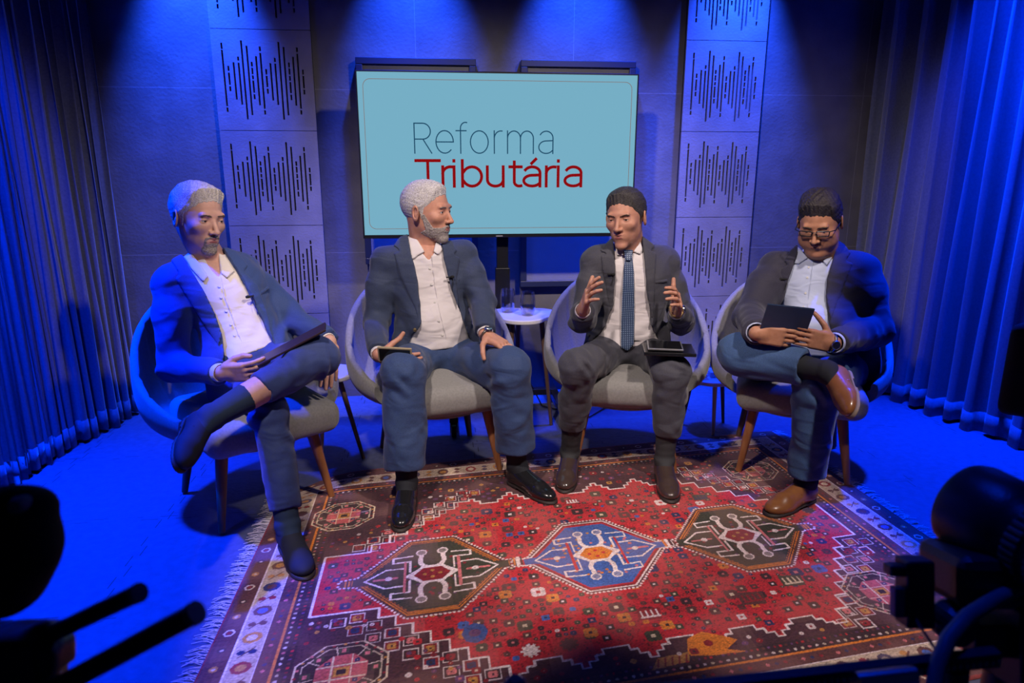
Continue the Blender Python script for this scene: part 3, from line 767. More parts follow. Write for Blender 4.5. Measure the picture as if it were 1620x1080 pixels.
# three hexagonal medallions
def medallion(c, hw, hh, base, blue):
    x, y = c
    hexa = [(x-hw, y+.018), (x-hw+.05, y+.022), (x-.075, y+hh), (x+.075, y+hh), (x+hw-.05, y+.022), (x+hw, y+.018), (x+hw, y-.018), (x+hw-.05, y-.022), (x+.075, y-hh), (x-.075, y-hh), (x-hw+.05, y-.022), (x-hw, y-.018)]
    pfill(scale_poly(hexa, 1.10, c), DRED); pfill(scale_poly(hexa, 1.07, c), BRN)
    hx = scale_poly(hexa, 1.085, c)
    # teeth
    for a, b_ in zip(hx, hx[1:]+hx[:1]):
        n = max(1, int(np.hypot(b_[0]-a[0], b_[1]-a[1])/.0135))
        for k in range(n): blob(a[0]+(b_[0]-a[0])*(k+.5)/n, a[1]+(b_[1]-a[1])*(k+.5)/n, .0048, WHT)
    if blue:
        pfill(scale_poly(hexa, 1.03, c), DRED); pline(scale_poly(hexa, 1.02, c), .006, WHT, True); pfill(scale_poly(hexa, .96, c), RED); pfill(scale_poly(hexa, .93, c), base)
    else:
        pfill(scale_poly(hexa, 1.02, c), ORG); pline(scale_poly(hexa, .985, c), .004, DBRN, True); pline(scale_poly(hexa, .945, c), .004, BRN, True); pfill(scale_poly(hexa, .93, c), base)
    for k in range(46):
        a, r = rg.uniform(0, 2*pi), rg.uniform(.3, .8); s, t = x+hw*.72*r*cos(a), y+hh*.95*r*sin(a)
        blob(s, t, .006, [PNK, ORG, GLD][k % 3] if blue else [DRED, BRN, PUR][k % 3])
    dk = DBRN if not blue else RED
    # upper and lower H arms
    for sy in (-1, 1):
        for sx in (-1, 1):
            X = lambda q: x+sx*q; Yy = lambda q: y+sy*q
            pline([(X(.022), Yy(.035)), (X(.040), Yy(.075)), (X(.034), Yy(.140))], .016, WHT); blob(X(.036), Yy(.135), .020, WHT); blob(X(.036), Yy(.135), .014, base*.6+WHT*.25)
            pline([(X(.066), Yy(.120)), (X(.130), Yy(.116)), (X(.130), Yy(.086)), (X(.072), Yy(.088)), (X(.072), Yy(.025))], .0070, WHT)
            pline([(X(.02), Yy(.05)), (X(.08), Yy(.0))], .012, WHT)
    for sx in (-1, 1):
        X = lambda q: x+sx*q
        pline([(X(.095), y+.05), (X(.15), y+.052), (X(.215), y), (X(.15), y-.052), (X(.095), y-.05)], .0070, WHT)
        pline([(X(.115), y), (X(.185), y)], .010, PNK); blob(X(.14), y, .012, WHT)
        pline([(X(.088), y-.085), (X(.088), y+.085)], .009, PNK if not blue else RED)
    pfill([(x-.075, y), (x-.035, y+.05), (x+.035, y+.05), (x+.075, y), (x+.035, y-.05), (x-.035, y-.05)], WHT)
    pfill([(x-.06, y), (x-.03, y+.038), (x+.03, y+.038), (x+.06, y), (x+.03, y-.038), (x-.03, y-.038)], ORG if blue else DRED)
    for dx, dy in ((-.025, 0), (.025, 0), (0, .018), (0, -.018)): blob(x+dx, y+dy, .007, dk if blue else GLD)
c1_, c2_, c3_ = rug_st(685, 906), rug_st(944, 874), rug_st(1171, 846)
mp_ = [(548, 818), (822, 1057), (1063, 1280)]
for c_, bs, bl in ((c1_, GRN*.8, 0), (c3_, GRN*.7, 0), (c2_, BLU, 1)): medallion(c_, .272, .205, bs, bl)
for (pa, pb) in (((820, 887), (828, 886)), ((1056, 858), (1064, 857))):
    s, t = rug_st(*pa); rct(s, t, .010, .05, WHT); rct(s+.012, t, .006, .05, DBRN); rct(s-.012, t, .006, .05, ORG)
# octagonal rosettes in the dark corners
def rosette(c, k=.80):
    x, y = c; oc = lambda r, q=1: [(x+r*k*cos(a+pi/8), y+r*k*q*sin(a+pi/8)) for a in np.linspace(0, 2*pi, 9)[:-1]]
    pfill(oc(.155, .95), DBRN); pline(oc(.152, .95), .005, CRM, True); pline(oc(.130, .95), .004, CRM*.8, True)
    for a in np.linspace(0, 2*pi, 25)[:-1]: rct(x+.137*k*cos(a), y+.130*k*sin(a), .008, .008, [DRED, GLD, PNK][int(a*5) % 3])
    for a in np.linspace(0, 2*pi, 9)[:-1]: rct(x+.105*k*cos(a), y+.10*k*sin(a), .030*k, .026*k, GRN); rct(x+.105*k*cos(a), y+.10*k*sin(a), .014*k, .016*k, PNK); pline([(x+.082*k*cos(a+.2), y+.078*k*sin(a+.2)), (x+.128*k*cos(a+.2), y+.122*k*sin(a+.2))], .003, CRM)
    pfill(oc(.084), PNK*.55+RED*.3)
    for dx in (-1, 1): pline([(x+dx*.030*k, y-.075*k), (x+dx*.030*k, y+.075*k)], .004, CRM); pline([(x-.075*k, y+dx*.030*k), (x+.075*k, y+dx*.030*k)], .004, CRM)
    for dx in (-1, 1):
        for dy in (-1, 1): flower(x+dx*.045*k, y+dy*.045*k, .009, DBL, CRM)
    rct(x, y, .048*k, .042*k, GLD); rct(x, y, .028*k, .024*k, DBRN)
for px, py in ((545, 815), (1187, 743), (1395, 935)): rosette(rug_st(px, py))
rosette(rug_st(540, 1062), .85)
# small ornaments in the dark spandrels
dark = (dE[::8, ::8] > F0+.02) & (poly_sd(S_[::8, ::8], T_[::8, ::8], FL) > .03)
cand = [(S_[i*8, j*8], T_[i*8, j*8]) for i, j in zip(*np.nonzero(dark))]; rg.shuffle(cand)
ros = [rug_st(545, 815), rug_st(1187, 743), rug_st(1395, 935), rug_st(540, 1062)]
placed = [(a, b_, .135) for a, b_ in ros]
for s, t in cand:
    r = rg.choice([.007, .010, .014, .020], p=[.35, .35, .2, .1])
    if any((s-a)**2+(t-b_)**2 < (1.2*(r+q)+.004)**2 for a, b_, q in placed): continue
    placed.append((s, t, r))
    if len(placed) > 620: break
    c1, c2 = [(DRED, CRM), (PUR, PNK), (DRED, DBRN), (GLD, DBRN), (WHT*.8, DRED), (RED, DBRN)][rg.choice(6, p=[.3, .2, .2, .1, .1, .1])]
    flower(s, t, r, c1, c2)
# wear and knot variation
nz = rg.normal(0, 1, (NS, NT)).astype(np.float32); nz = .7*nz+.5*np.roll(nz, 1, 0)
lowf = np.kron(rg.normal(0, 1, (NS//24+2, NT//24+2)), np.ones((24, 24)))[:NS, :NT].astype(np.float32)
for ax in (0, 1):
    for _ in range(3): lowf = (np.roll(lowf, 7, ax)+lowf+np.roll(lowf, -7, ax))/3
img *= (1+.24*nz+.24*lowf)[..., None]
fade = np.clip(lowf*.5+.12, 0, .35)[..., None]; img = img*(1-fade)+fade*hexc(150, 110, 100)*.7
img = np.clip(img, .004, .9)
gs, gt = np.meshgrid(np.arange(NS+1)*KN, np.arange(NT+1)*KN, indexing='ij')
X, Y = rug_xy(gs, gt)
hz = .009+.0010*rg.rand(NS+1, NT+1)+.0010*np.sin(X*9)*np.sin(Y*7)
hz[0] = hz[-1] = .002; hz[:, 0] = hz[:, -1] = .002
idx = np.arange((NS+1)*(NT+1)).reshape(NS+1, NT+1)
q = np.stack([idx[:-1, :-1], idx[1:, :-1], idx[1:, 1:], idx[:-1, 1:]], -1).reshape(-1, 4)
me = np_mesh('rug', np.stack([X, Y, hz], -1).reshape(-1, 3), q, smooth=False)
ca = me.color_attributes.new('knots', 'FLOAT_COLOR', 'POINT')
full = np.ones((NS+1, NT+1, 4), np.float32); full[:-1, :-1, :3] = img; full[-1, :, :3] = DRED; full[:, -1, :3] = DRED
ca.data.foreach_set('color', full.ravel())
mr = mat('knotted_wool', (1, 1, 1), .9, sheen=.15); nt = mr.node_tree; at = nt.nodes.new('ShaderNodeAttribute'); at.attribute_name = 'knots'
nt.links.new(at.outputs['Color'], nt.nodes['Principled BSDF'].inputs['Base Color'])
rug = tag(link('rug', me, mr), 'worn red patterned rug with three hexagonal medallions and fringed ends', 'rug')
fr = MB(); rf = random.Random(11)
for side in (0, 1):
    n = 330
    for k in range(n):
        t = RH*(k+rf.random())/n; x, y = rug_xy(np.float64(0 if side == 0 else RW), np.float64(t)); sg = -1 if side == 0 else 1
        L = rf.uniform(.03, .065); dx = rf.uniform(-.02, .02)
        pts = [A(x, y, .005), A(x+sg*L*.5, y+dx*.6, .009), A(x+sg*L, y+dx+rf.uniform(-.01, .01), .003)]
        fr.tube(pts, .0011, 4, cap=False)
fr.build('fringe', mat('cotton_fringe', (.55, .5, .5), .9), rug)
rug.children[0]['kind'] = 'stuff'

# ------------------------------------------------------------------ people
TW = -fw
def cv(a, b, c): return nrm(rt*a+upv*b+TW*c)
def skin(name, c1, c2): 
    m = mat(name, c1, .5, col2=c2, nscale=60, bump=.05, bscale=300, spec=.35)
    b = m.node_tree.nodes['Principled BSDF']; b.inputs['Subsurface Weight'].default_value = .12; b.inputs['Subsurface Radius'].default_value = (.008, .003, .0015)
    return m
def hairm(name, c1, c2): return mat(name, c1, .55, col2=c2, nscale=95, bump=.55, bscale=120, stretch=(2.2, .5, 3.0))
M.update(
 lip=mat('lips', (.30, .10, .085), .5), eye=mat('eye_white', (.36, .33, .32), .25), iris=mat('dark_iris', (.03, .02, .015), .15),
 shirt=mat('white_shirt', (.62, .58, .58), .75, sheen=.1, bump=.15, bscale=700), shirtb=mat('pale_blue_shirt', (.42, .47, .62), .75, sheen=.1, bump=.15, bscale=700),
 cream=mat('cream_shirt', (.64, .58, .53), .75, sheen=.1, bump=.15, bscale=700),
 sock=mat('dark_sock', (.012, .014, .02), .85, bump=.3, bscale=500), sockb=mat('navy_sock', (.014, .03, .06), .85, bump=.3, bscale=500), sockg=mat('charcoal_sock', (.035, .036, .04), .85, bump=.3, bscale=500),
 blackL=mat('black_leather', (.012, .012, .014), .22, coat=.5), darkbrown=mat('dark_brown_leather', (.055, .035, .03), .28, coat=.5),
 tan=mat('tan_leather', (.28, .11, .035), .32, coat=.3, col2=(.20, .075, .025), nscale=12), suede=mat('black_suede', (.012, .014, .02), .8), sole=mat('shoe_sole', (.03, .022, .02), .6), solew=mat('worn_sole', (.22, .17, .14), .7),
 gold=mat('gold_metal', (.75, .55, .25), .3, metal=1.0), steel=mat('steel', (.6, .6, .62), .25, metal=1.0), button=mat('shirt_button', (.6, .58, .55), .4), micb=mat('black_foam', (.008, .008, .008), .9))
def foot_frame(toe_px, heel_px):
    a = G(*toe_px, .0); b = G(*heel_px, .0); return a, nrm(a-b)
def dcl(head, region, grow, name, m, par, it=1):
    f = head.copy(); f.a = np.maximum(head.a-grow, region.a); return f.obj(name, m, par, it)
def build_head(c, root, body_parts):
    sc = c['hs']; Hc = P(*c['head']); a, p, ro = map(radians, c['look'])
    f = A(sin(a)*cos(p), -cos(a)*cos(p), -sin(p)); l = A(cos(a), sin(a), 0); u_ = np.cross(f, l)
    l, u_ = l*cos(ro)+u_*sin(ro), u_*cos(ro)-l*sin(ro)
    R = frame(l, f, u_)
    H = lambda x, y, z: Hc+(l*x+f*y+u_*z)*sc
    nb = c['J']['neck']; S = c['S']; nbase = nb-S*.05
    lo = np.minimum(Hc-.155, nbase-.09); hi = np.maximum(Hc+.155, nbase+.09)
    s = SDF(lo, hi, .0023); k = .010
    fat = c.get('fat', 0)
    q = lambda v: np.array(v)*sc
    s.ell(H(0, -1.3, 3.3), q((7.3, 9.3, 8.3)), R, k=0)
    s.ell(H(0, 2.0, -1.4), q((6.1+fat*.6, 6.9, 8.6)), R, k=.02)
    s.ell(H(0, 2.4, -6.8), q((4.6+fat*1.3, 5.9, 4.3)), R, k=.02)
    for sx in (-1, 1):
        s.ell(H(sx*(3.9+fat*1.6), .6, -5.0), q((1.5, 2.2, 2.2)), R, k=.03)
        s.ell(H(sx*3.7, 6.1, -1.7), q((2.0+fat*.4, 1.6, 1.3)), R, k=.03)
        if fat: s.ell(H(sx*4.4, 4.6, -5.2), q((2.6, 2.8, 2.8)), R, k=.03)
    s.ell(H(0, 7.0, -10.0), q((2.3, 1.9, 1.7)), R, k=.02)
    if fat: s.ell(H(0, 3.4, -10.6), q((5.0, 4.2, 2.8)), R, k=.03)
    s.cone(H(-3.6, 7.7, 2.3), H(3.6, 7.7, 2.3), .95*sc, .95*sc, k=.012)
    for sx in (-1, 1): s.ell(H(sx*3.2, 9.4, .5), q((1.75, 1.6, 1.05)), R, k=.010, op='sub')
    s.cone(H(0, 8.2, 1.2), H(0, 10.5, -2.9), .66*sc, .86*sc, k=.009)
    s.ell(H(0, 10.2, -3.2), q((1.1, 1.2, .85)), R, k=.006)
    for sx in (-1, 1):
        s.ell(H(sx*1.35, 9.3, -3.3), q((.72, .95, .70)), R, k=.006)
        s.ell(H(sx*.65, 10.0, -4.15), q((.35, .5, .35)), R, k=.003, op='sub')
        s.cone(H(sx*2.0, 8.9, -3.2), H(sx*3.5, 7.6, -6.3), .12*sc, .12*sc, k=.004, op='sub')
        s.ell(H(sx*3.1, 7.15, .5), q((1.42, 1.3, 1.25)), R, k=.004)
        s.box(H(sx*3.1, 8.4, .38+c.get('lid', 0)), q((1.05, .9, c.get('slit', .30)*.85)), R, rd=.2*sc, k=.002, op='sub')
    s.ell(H(0, 7.1, -5.9), q((2.8, 1.7, 2.1)), R, k=.018)
    op = c.get('open', 0)
    s.cone(H(-1.8, 8.1, -5.4), H(0, 8.85, -5.25), .36*sc, .46*sc, k=.008); s.cone(H(1.8, 8.1, -5.4), H(0, 8.85, -5.25), .36*sc, .46*sc, k=.008)
    s.cone(H(-1.4, 8.1, -6.45-op), H(1.4, 8.1, -6.45-op), .50*sc, .50*sc, k=.008, flat=f, q=1.15)
    s.cone(H(-1.8, 8.3, -5.95-op*.5), H(1.8, 8.3, -5.95-op*.5), (.13+op*.35)*sc, (.13+op*.35)*sc, k=.003, op='sub')
    s.cone(H(0, 9.4, -5.95-op*.5), H(0, 8.8, -5.95-op*.5), (.15+op*.4)*sc, .1*sc, k=.003, op='sub')
    noear = s.copy()
    for sx in (-1, 1):
        Re = frame(l*sx*.93+f*(-.36), f*.93+l*sx*.36, u_)
        e = H(sx*(7.6+fat*.2), -1.1, -.3)
        s.ell(e, q((.75, 1.9, 3.1)), Re, k=.006); s.ell(e+(l*sx*.45+f*.35+u_*.1)*sc, q((.55, 1.1, 2.0)), Re, k=.004, op='sub')
        s.ell(e+(l*sx*.0+f*.4-u_*.7)*sc, q((.55, .65, 1.2)), Re, k=.005)
    s.cone(H(0, -3.0, -3.5), nbase, (5.1+fat)*sc, c.get('neckr', .062), k=.02)
    s.cone(H(0, .2, -7.5), nbase+c['F']*.02, (4.1+fat*1.2)*sc, c.get('neckr', .062)*.92, k=.02)
    body_parts.append(s.mesh('b', 1))
    # facial parts
    rg_ = s.copy(True)
    for sx in (-1, 1):
        eo = MB(); 
        prof = [(1.18*sc*sin(t), 1.18*sc*cos(t)) for t in np.linspace(0.0, pi, 14)]
        eo.lathe(prof, H(sx*3.1, 7.13, .45), 20, close=False); e = eo.build('eye', M['eye'], root, smooth=True)
        g = c.get('gaze', (0, 0)); gd = nrm(f+l*g[0]+u_*g[1]); ce = H(sx*3.1, 7.13, .45)
        io = MB(); io.lathe([(0.0, .60*sc), (.42*sc, .48*sc), (.66*sc, .1*sc), (.3*sc, -.3*sc), (0.0, -.4*sc)], ce+gd*.70*sc, 16, R=frame(nrm(np.cross(gd, u_)), u_, gd), close=False); io.build('iris', M['iris'], e, smooth=True)
    for sx in (-1, 1):
        b = s.copy(True); b.cone(H(sx*1.3, 9.2, 2.05-c.get('frown', 0)), H(sx*3.3, 9.0, 2.35), .50*sc, .46*sc, k=0); b.cone(H(sx*3.3, 9.0, 2.35), H(sx*5.2, 7.7, 1.9), .46*sc, .25*sc, k=0)
        dcl(noear, b, .0014, 'eyebrow', c['browm'], root)
    b = s.copy(True); b.ell(H(0, 9.2, -5.35), q((1.9, 1.6, .42)), R, k=0); b.ell(H(0, 9.0, -6.5-op), q((1.75, 1.6, .50)), R, k=0)
    dcl(noear, b, .0007, 'lips', M['lip'], root)
    # hair
    h = s.copy(True); hv = c.get('hv', 0); 
    h.ell(H(0, -1.5, 3.6), q((7.75+hv*.4, 9.8+hv*.3, 8.65+hv)), R, k=0)
    if c['style'] == 'swept':
        h.ell(H(-.6, 2.6, 8.3), q((5.9, 6.0, 3.8)), R, k=.02); h.ell(H(1.5, 5.0, 8.4), q((4.6, 3.2, 2.4)), R, k=.015)
    elif c['style'] == 'crop':
        h.ell(H(0, 1.5, 7.4), q((6.0, 6.8, 4.2)), R, k=.02)
    elif c['style'] == 'short':
        h.ell(H(0, 2.0, 7.6), q((6.3, 6.4, 4.4)), R, k=.02)
    else:
        h.ell(H(0, 1.6, 7.6), q((7.1, 7.2, 5.0)), R, k=.02); h.ell(H(-1, -3, 8.4), q((6.6, 6.6, 4.6)), R, k=.02)
    X, Y, Z = h.grid()
    lx = ((X-Hc[0])*l[0]+(Y-Hc[1])*l[1]+(Z-Hc[2])*l[2])/sc; ly = ((X-Hc[0])*f[0]+(Y-Hc[1])*f[1]+(Z-Hc[2])*f[2])/sc; lz = ((X-Hc[0])*u_[0]+(Y-Hc[1])*u_[1]+(Z-Hc[2])*u_[2])/sc
    (pt, nn_), = c['hairline']
    pd = (ly-pt[1])*nn_[1]+(lz-pt[2])*nn_[2]+.30*np.sin(lx*1.3+1.0)*np.sin(lx*2.9)+.05*np.sin(lx*9)+c.get('recede', .0)*np.exp(-((np.abs(lx)-4.2)/1.6)**2)
    h.a = np.maximum(h.a, pd*sc)
    for sx in (-1, 1):
        h.cone(H(sx*7.0, 1.3, 2.2), H(sx*6.7, 1.0, -2.2), .9*sc, .5*sc, k=.006)
        h.ell(H(sx*8.4, -1.4, -1.6), q((2.6, 2.5, 3.6)), R, k=.004, op='sub')
    h.ell(H(0, 4.5, -9), q((9, 9.2, 6.5)), R, k=.006, op='sub')
    h.plane(H(0, -5, -6.6), -u_, k=.004)
    # hair lies flat at its edge and thickens away from it
    dd = np.maximum(0, -pd*sc); h.a = np.maximum(h.a, noear.a-(.0012+c.get('lift', .85)*dd*dd/(dd+.009)))
    ang = np.arctan2(lx+1.5, lz-1); st_ = c.get('strand', 1.0)
    band = np.abs(h.a) < .01
    stn = np.sin(ang*26+ly*.55+2*np.sin(ly*.5+lz*.4))*.5+np.sin(lx*3.1+ly*1.1+2*np.sin(lz*1.1))*.35+np.sin(lx*5.7-ly*2.3+lz*3.9)*.3
    if c['style'] == 'swept':
        sw = lx*.75+ly*.35-lz*.35; stn = np.sin(sw*9+1.2*np.sin(ly*.9))*.35+np.sin(sw*3.3+np.sin(lz*.7))*.7
    h.a = h.a+np.where(band, .0010*st_*stn*np.clip(dd/.02, .15, 1), 0).astype(np.float32)
    h.a = np.maximum(h.a, -(noear.a-.0004)-.006)
    h.obj('hair', c['hairm'], root, 0)
    # beard
    if c.get('beard') == 'full':
        b = s.copy(True); b.ell(H(0, 4.6, -9.0), q((7.6, 7.2, 4.4)), R, k=0)
        for sx in (-1, 1): b.cone(H(sx*6.6, 1.8, -1.2), H(sx*5.4, 4.5, -7.2), .8*sc, 1.7*sc, k=.006)
        b.cone(H(-2.2, 8.7, -5.6), H(0, 9.6, -4.55), .50*sc, .62*sc, k=.003); b.cone(H(2.2, 8.7, -5.6), H(0, 9.6, -4.55), .50*sc, .62*sc, k=.003)
        b.cone(H(-2.6, 8.3, -5.6), H(-2.9, 7.6, -7.5), .5*sc, .7*sc, k=.003); b.cone(H(2.6, 8.3, -5.6), H(2.9, 7.6, -7.5), .5*sc, .7*sc, k=.003)
        b.ell(H(0, 9.3, -6.05), q((1.9, 2.4, .72)), R, k=.002, op='sub')
        b.plane(H(0, 0, -11.9), -u_); X, Y, Z = b.grid()
        n2 = noear.copy(); n2.a = n2.a+(.0006*wob(X, Y, Z, 9)).astype(np.float32); dcl(n2, b, .0022, 'beard', c['beardm'], root)
    elif c.get('beard') == 'goatee':
        b = s.copy(True); b.ell(H(0, 7.6, -9.6), q((2.9, 3.2, 2.9)), R, k=0)
        b.cone(H(-2.3, 8.5, -5.5), H(0, 9.6, -4.6), .42*sc, .55*sc, k=.003); b.cone(H(2.3, 8.5, -5.5), H(0, 9.6, -4.6), .42*sc, .55*sc, k=.003)
        for sx in (-1, 1): b.cone(H(sx*2.5, 8.3, -5.6), H(sx*2.5, 7.8, -8.4), .38*sc, .5*sc, k=.003)
        b.ell(H(0, 9.3, -6.05), q((2.0, 2.4, .78)), R, k=.002, op='sub')
        dcl(noear, b, .0016, 'beard', c['beardm'], root)
    if c.get('glasses'):
        G1 = MB(); 
        for sx in (-1, 1):
            pts = []
            for kx, kz, a0 in ((2.35, .95, 0), (-2.35, .95, 90), (-2.1, -1.2, 180), (2.1, -1.2, 270)):
                for t in range(5):
                    an = radians(a0+22.5*t); r_ = .55
                    px_, pz_ = kx-(r_ if kx > 0 else -r_)+r_*cos(an), kz-(r_ if kz > 0 else -r_)+r_*sin(an)
                    pts.append(H(sx*3.1+px_, 10.1-.10*abs(sx*3.1+px_), .35+pz_))
            G1.tube(pts, .21*sc, 8, closed=True)
            G1.tube([H(sx*5.5, 9.55, 1.1), H(sx*7.3, 8.2, 1.1), H(sx*7.7, 1.0, .8), H(sx*7.6, -2.2, -.6)], .20*sc, 8)
        G1.tube([H(-.9, 10.1, .7), H(0, 10.35, .95), H(.9, 10.1, .7)], .18*sc, 8)
        go = G1.build('glasses', M['bezel'], root, smooth=True)
        ln_ = MB()
        for sx in (-1, 1): ln_.box(H(sx*3.1, 9.8, .25), q((4.3, .06, 1.9)), R)
        ln_.build('lenses', thin_glass('clear_lens', .06), go)

def add_hand(s, W, D, N, S, curl, L=.185, spread=.10, thumb=None):
    """fingers of different lengths rooted in a palm, thumb leaving the side near its base"""
    D = nrm(D); N = nrm(N-D*np.dot(N, D)); S0 = np.cross(D, N); S = S0 if np.dot(S0, S) > 0 else -S0
    q = L/.185
    R = frame(S, N, D)
    s.box(W+D*.052*q+N*.001, A(.038, .0125, .046)*q, R, rd=.011*q, k=.006)
    s.cone(W-D*.006, W+D*.02, .027*q, .027*q, k=.012, flat=N, q=.78)
    s.ell(W+D*.035*q+S*.025*q-N*.006*q, A(.016, .014, .030)*q, R, k=.010)
    lens = (.076, .084, .078, .060); offs = (.029, .0098, -.0098, -.028); kn = (.092, .096, .092, .084)
    for i in range(4):
        K = W+D*kn[i]*q+S*offs[i]*q; d = nrm(D+S*spread*(1.2, .35, -.5, -1.5)[i]); n = N; p = K-d*.012*q
        cu = curl[i]; rr = (.0092, .0094, .0090, .0080)[i]*q
        s.cone(p, K+N*.002, rr*1.06, rr*1.06, k=.006); p = K
        for j, fr_ in enumerate((.46, .31, .25)):
            th = cu*(.55, 1.0, .7)[j]; d, n = nrm(d*cos(th)-n*sin(th)), nrm(n*cos(th)+d*sin(th))
            e = p+d*lens[i]*fr_*q; s.cone(p, e, rr*(1.0, .94, .86)[j], rr*(.93, .85, .76)[j], k=.0022); p = e
    t1, t2, t3 = thumb if thumb is not None else (nrm(S*.75+D*.65-N*.25), nrm(S*.35+D*.9-N*.25), nrm(S*.1+D*.95-N*.3))
    p = W+D*.022*q+S*.028*q-N*.004*q
    for d, ln_, r0, r1 in ((t1, .040, .0145, .0118), (t2, .034, .0112, .0103), (t3, .026, .0102, .0085)):
        e = p+nrm(d)*ln_*q; s.cone(p, e, r0*q, r1*q, k=.005 if r0 > .014 else .0025); p = e

def shoe(name, m, toe, D, up, root, style='lace', L=.292, wd=1.0, solem=None, label=None):
    D = nrm(D); up = nrm(up-D*np.dot(up, D)); Sd = np.cross(D, up); R = frame(D, Sd, up); O = toe-D*L
    T = lambda x, y, z: O+D*x*L/.292+Sd*y*wd+up*z
    pts = [T(x, y, z) for x in (-.03, .32) for y in (-.07, .07) for z in (-.02, .17)]
    s = SDF(np.min(pts, 0), np.max(pts, 0), .0032)
    s.ell(T(.045, 0, .046), (.043, .036*wd, .052), R, k=0); s.cone(T(.05, 0, .040), T(.19, 0, .030), .039*wd, .041*wd, k=.02)
    s.cone(T(.065, 0, .07), T(.15, 0, .040), .034, .030, k=.02); s.ell(T(.215, 0, .024), (.075, .043*wd, .030), R, k=.02)
    if style == 'lace': s.cone(T(.045, 0, .06), T(.055, 0, .088), .037, .034, k=.012)
    s.plane(T(0, 0, .011), -up)
    s.ell(T(.052, 0, .112), (.047, .034, .030), R, k=.004, op='sub')
    if style in ('lace', 'loafer', 'strap'): s.cone(T(.135, -.05, .060), T(.135, .05, .060), .0016, .0016, k=.002, op='sub')
    o = s.obj(name, m, root, 1)
    if label: o['label'] = label
    b = SDF(np.min(pts, 0), np.max(pts, 0), .0032)
    b.cone(T(.045, 0, .0), T(.20, 0, .0), .040*wd, .046*wd, k=0); b.ell(T(.225, 0, 0), (.074, .044*wd, .03), R, k=.01)
    b.plane(T(0, 0, .013), up); b.plane(T(0, 0, .002), -up); b.box(T(.125, 0, .0), (.028, .07, .008), R, rd=.002, k=.002, op='sub')
    b.obj('sole', solem or M['sole'], o, 0)
    if style == 'lace':
        lc = MB()
        for i in range(5):
            x = .085+i*.014; z = .102-.0098*i
            lc.tube([T(x, -.017, z-.004), T(x+.004, 0, z+.003), T(x, .017, z-.004)], .0017, 6)
        lc.tube([T(.085, 0, .101), T(.075, .02, .105), T(.095, .03, .088)], .0014, 6); lc.tube([T(.085, 0, .101), T(.075, -.02, .105), T(.10, -.03, .085)], .0014, 6)
        lc.build('laces', M['bezel'], o, smooth=True)
    elif style == 'strap':
        lc = MB(); lc.tube([T(.130, -.041, .030), T(.132, -.030, .058), T(.134, 0, .072), T(.132, .030, .058), T(.130, .041, .030)], .0042, 8)
        lc.tube([T(.095, -.036, .05), T(.10, -.022, .078), T(.102, 0, .088), T(.10, .022, .078), T(.095, .036, .05)], .0025, 8); lc.build('strap', m, o, smooth=True)
    return T(.055, 0, .085)

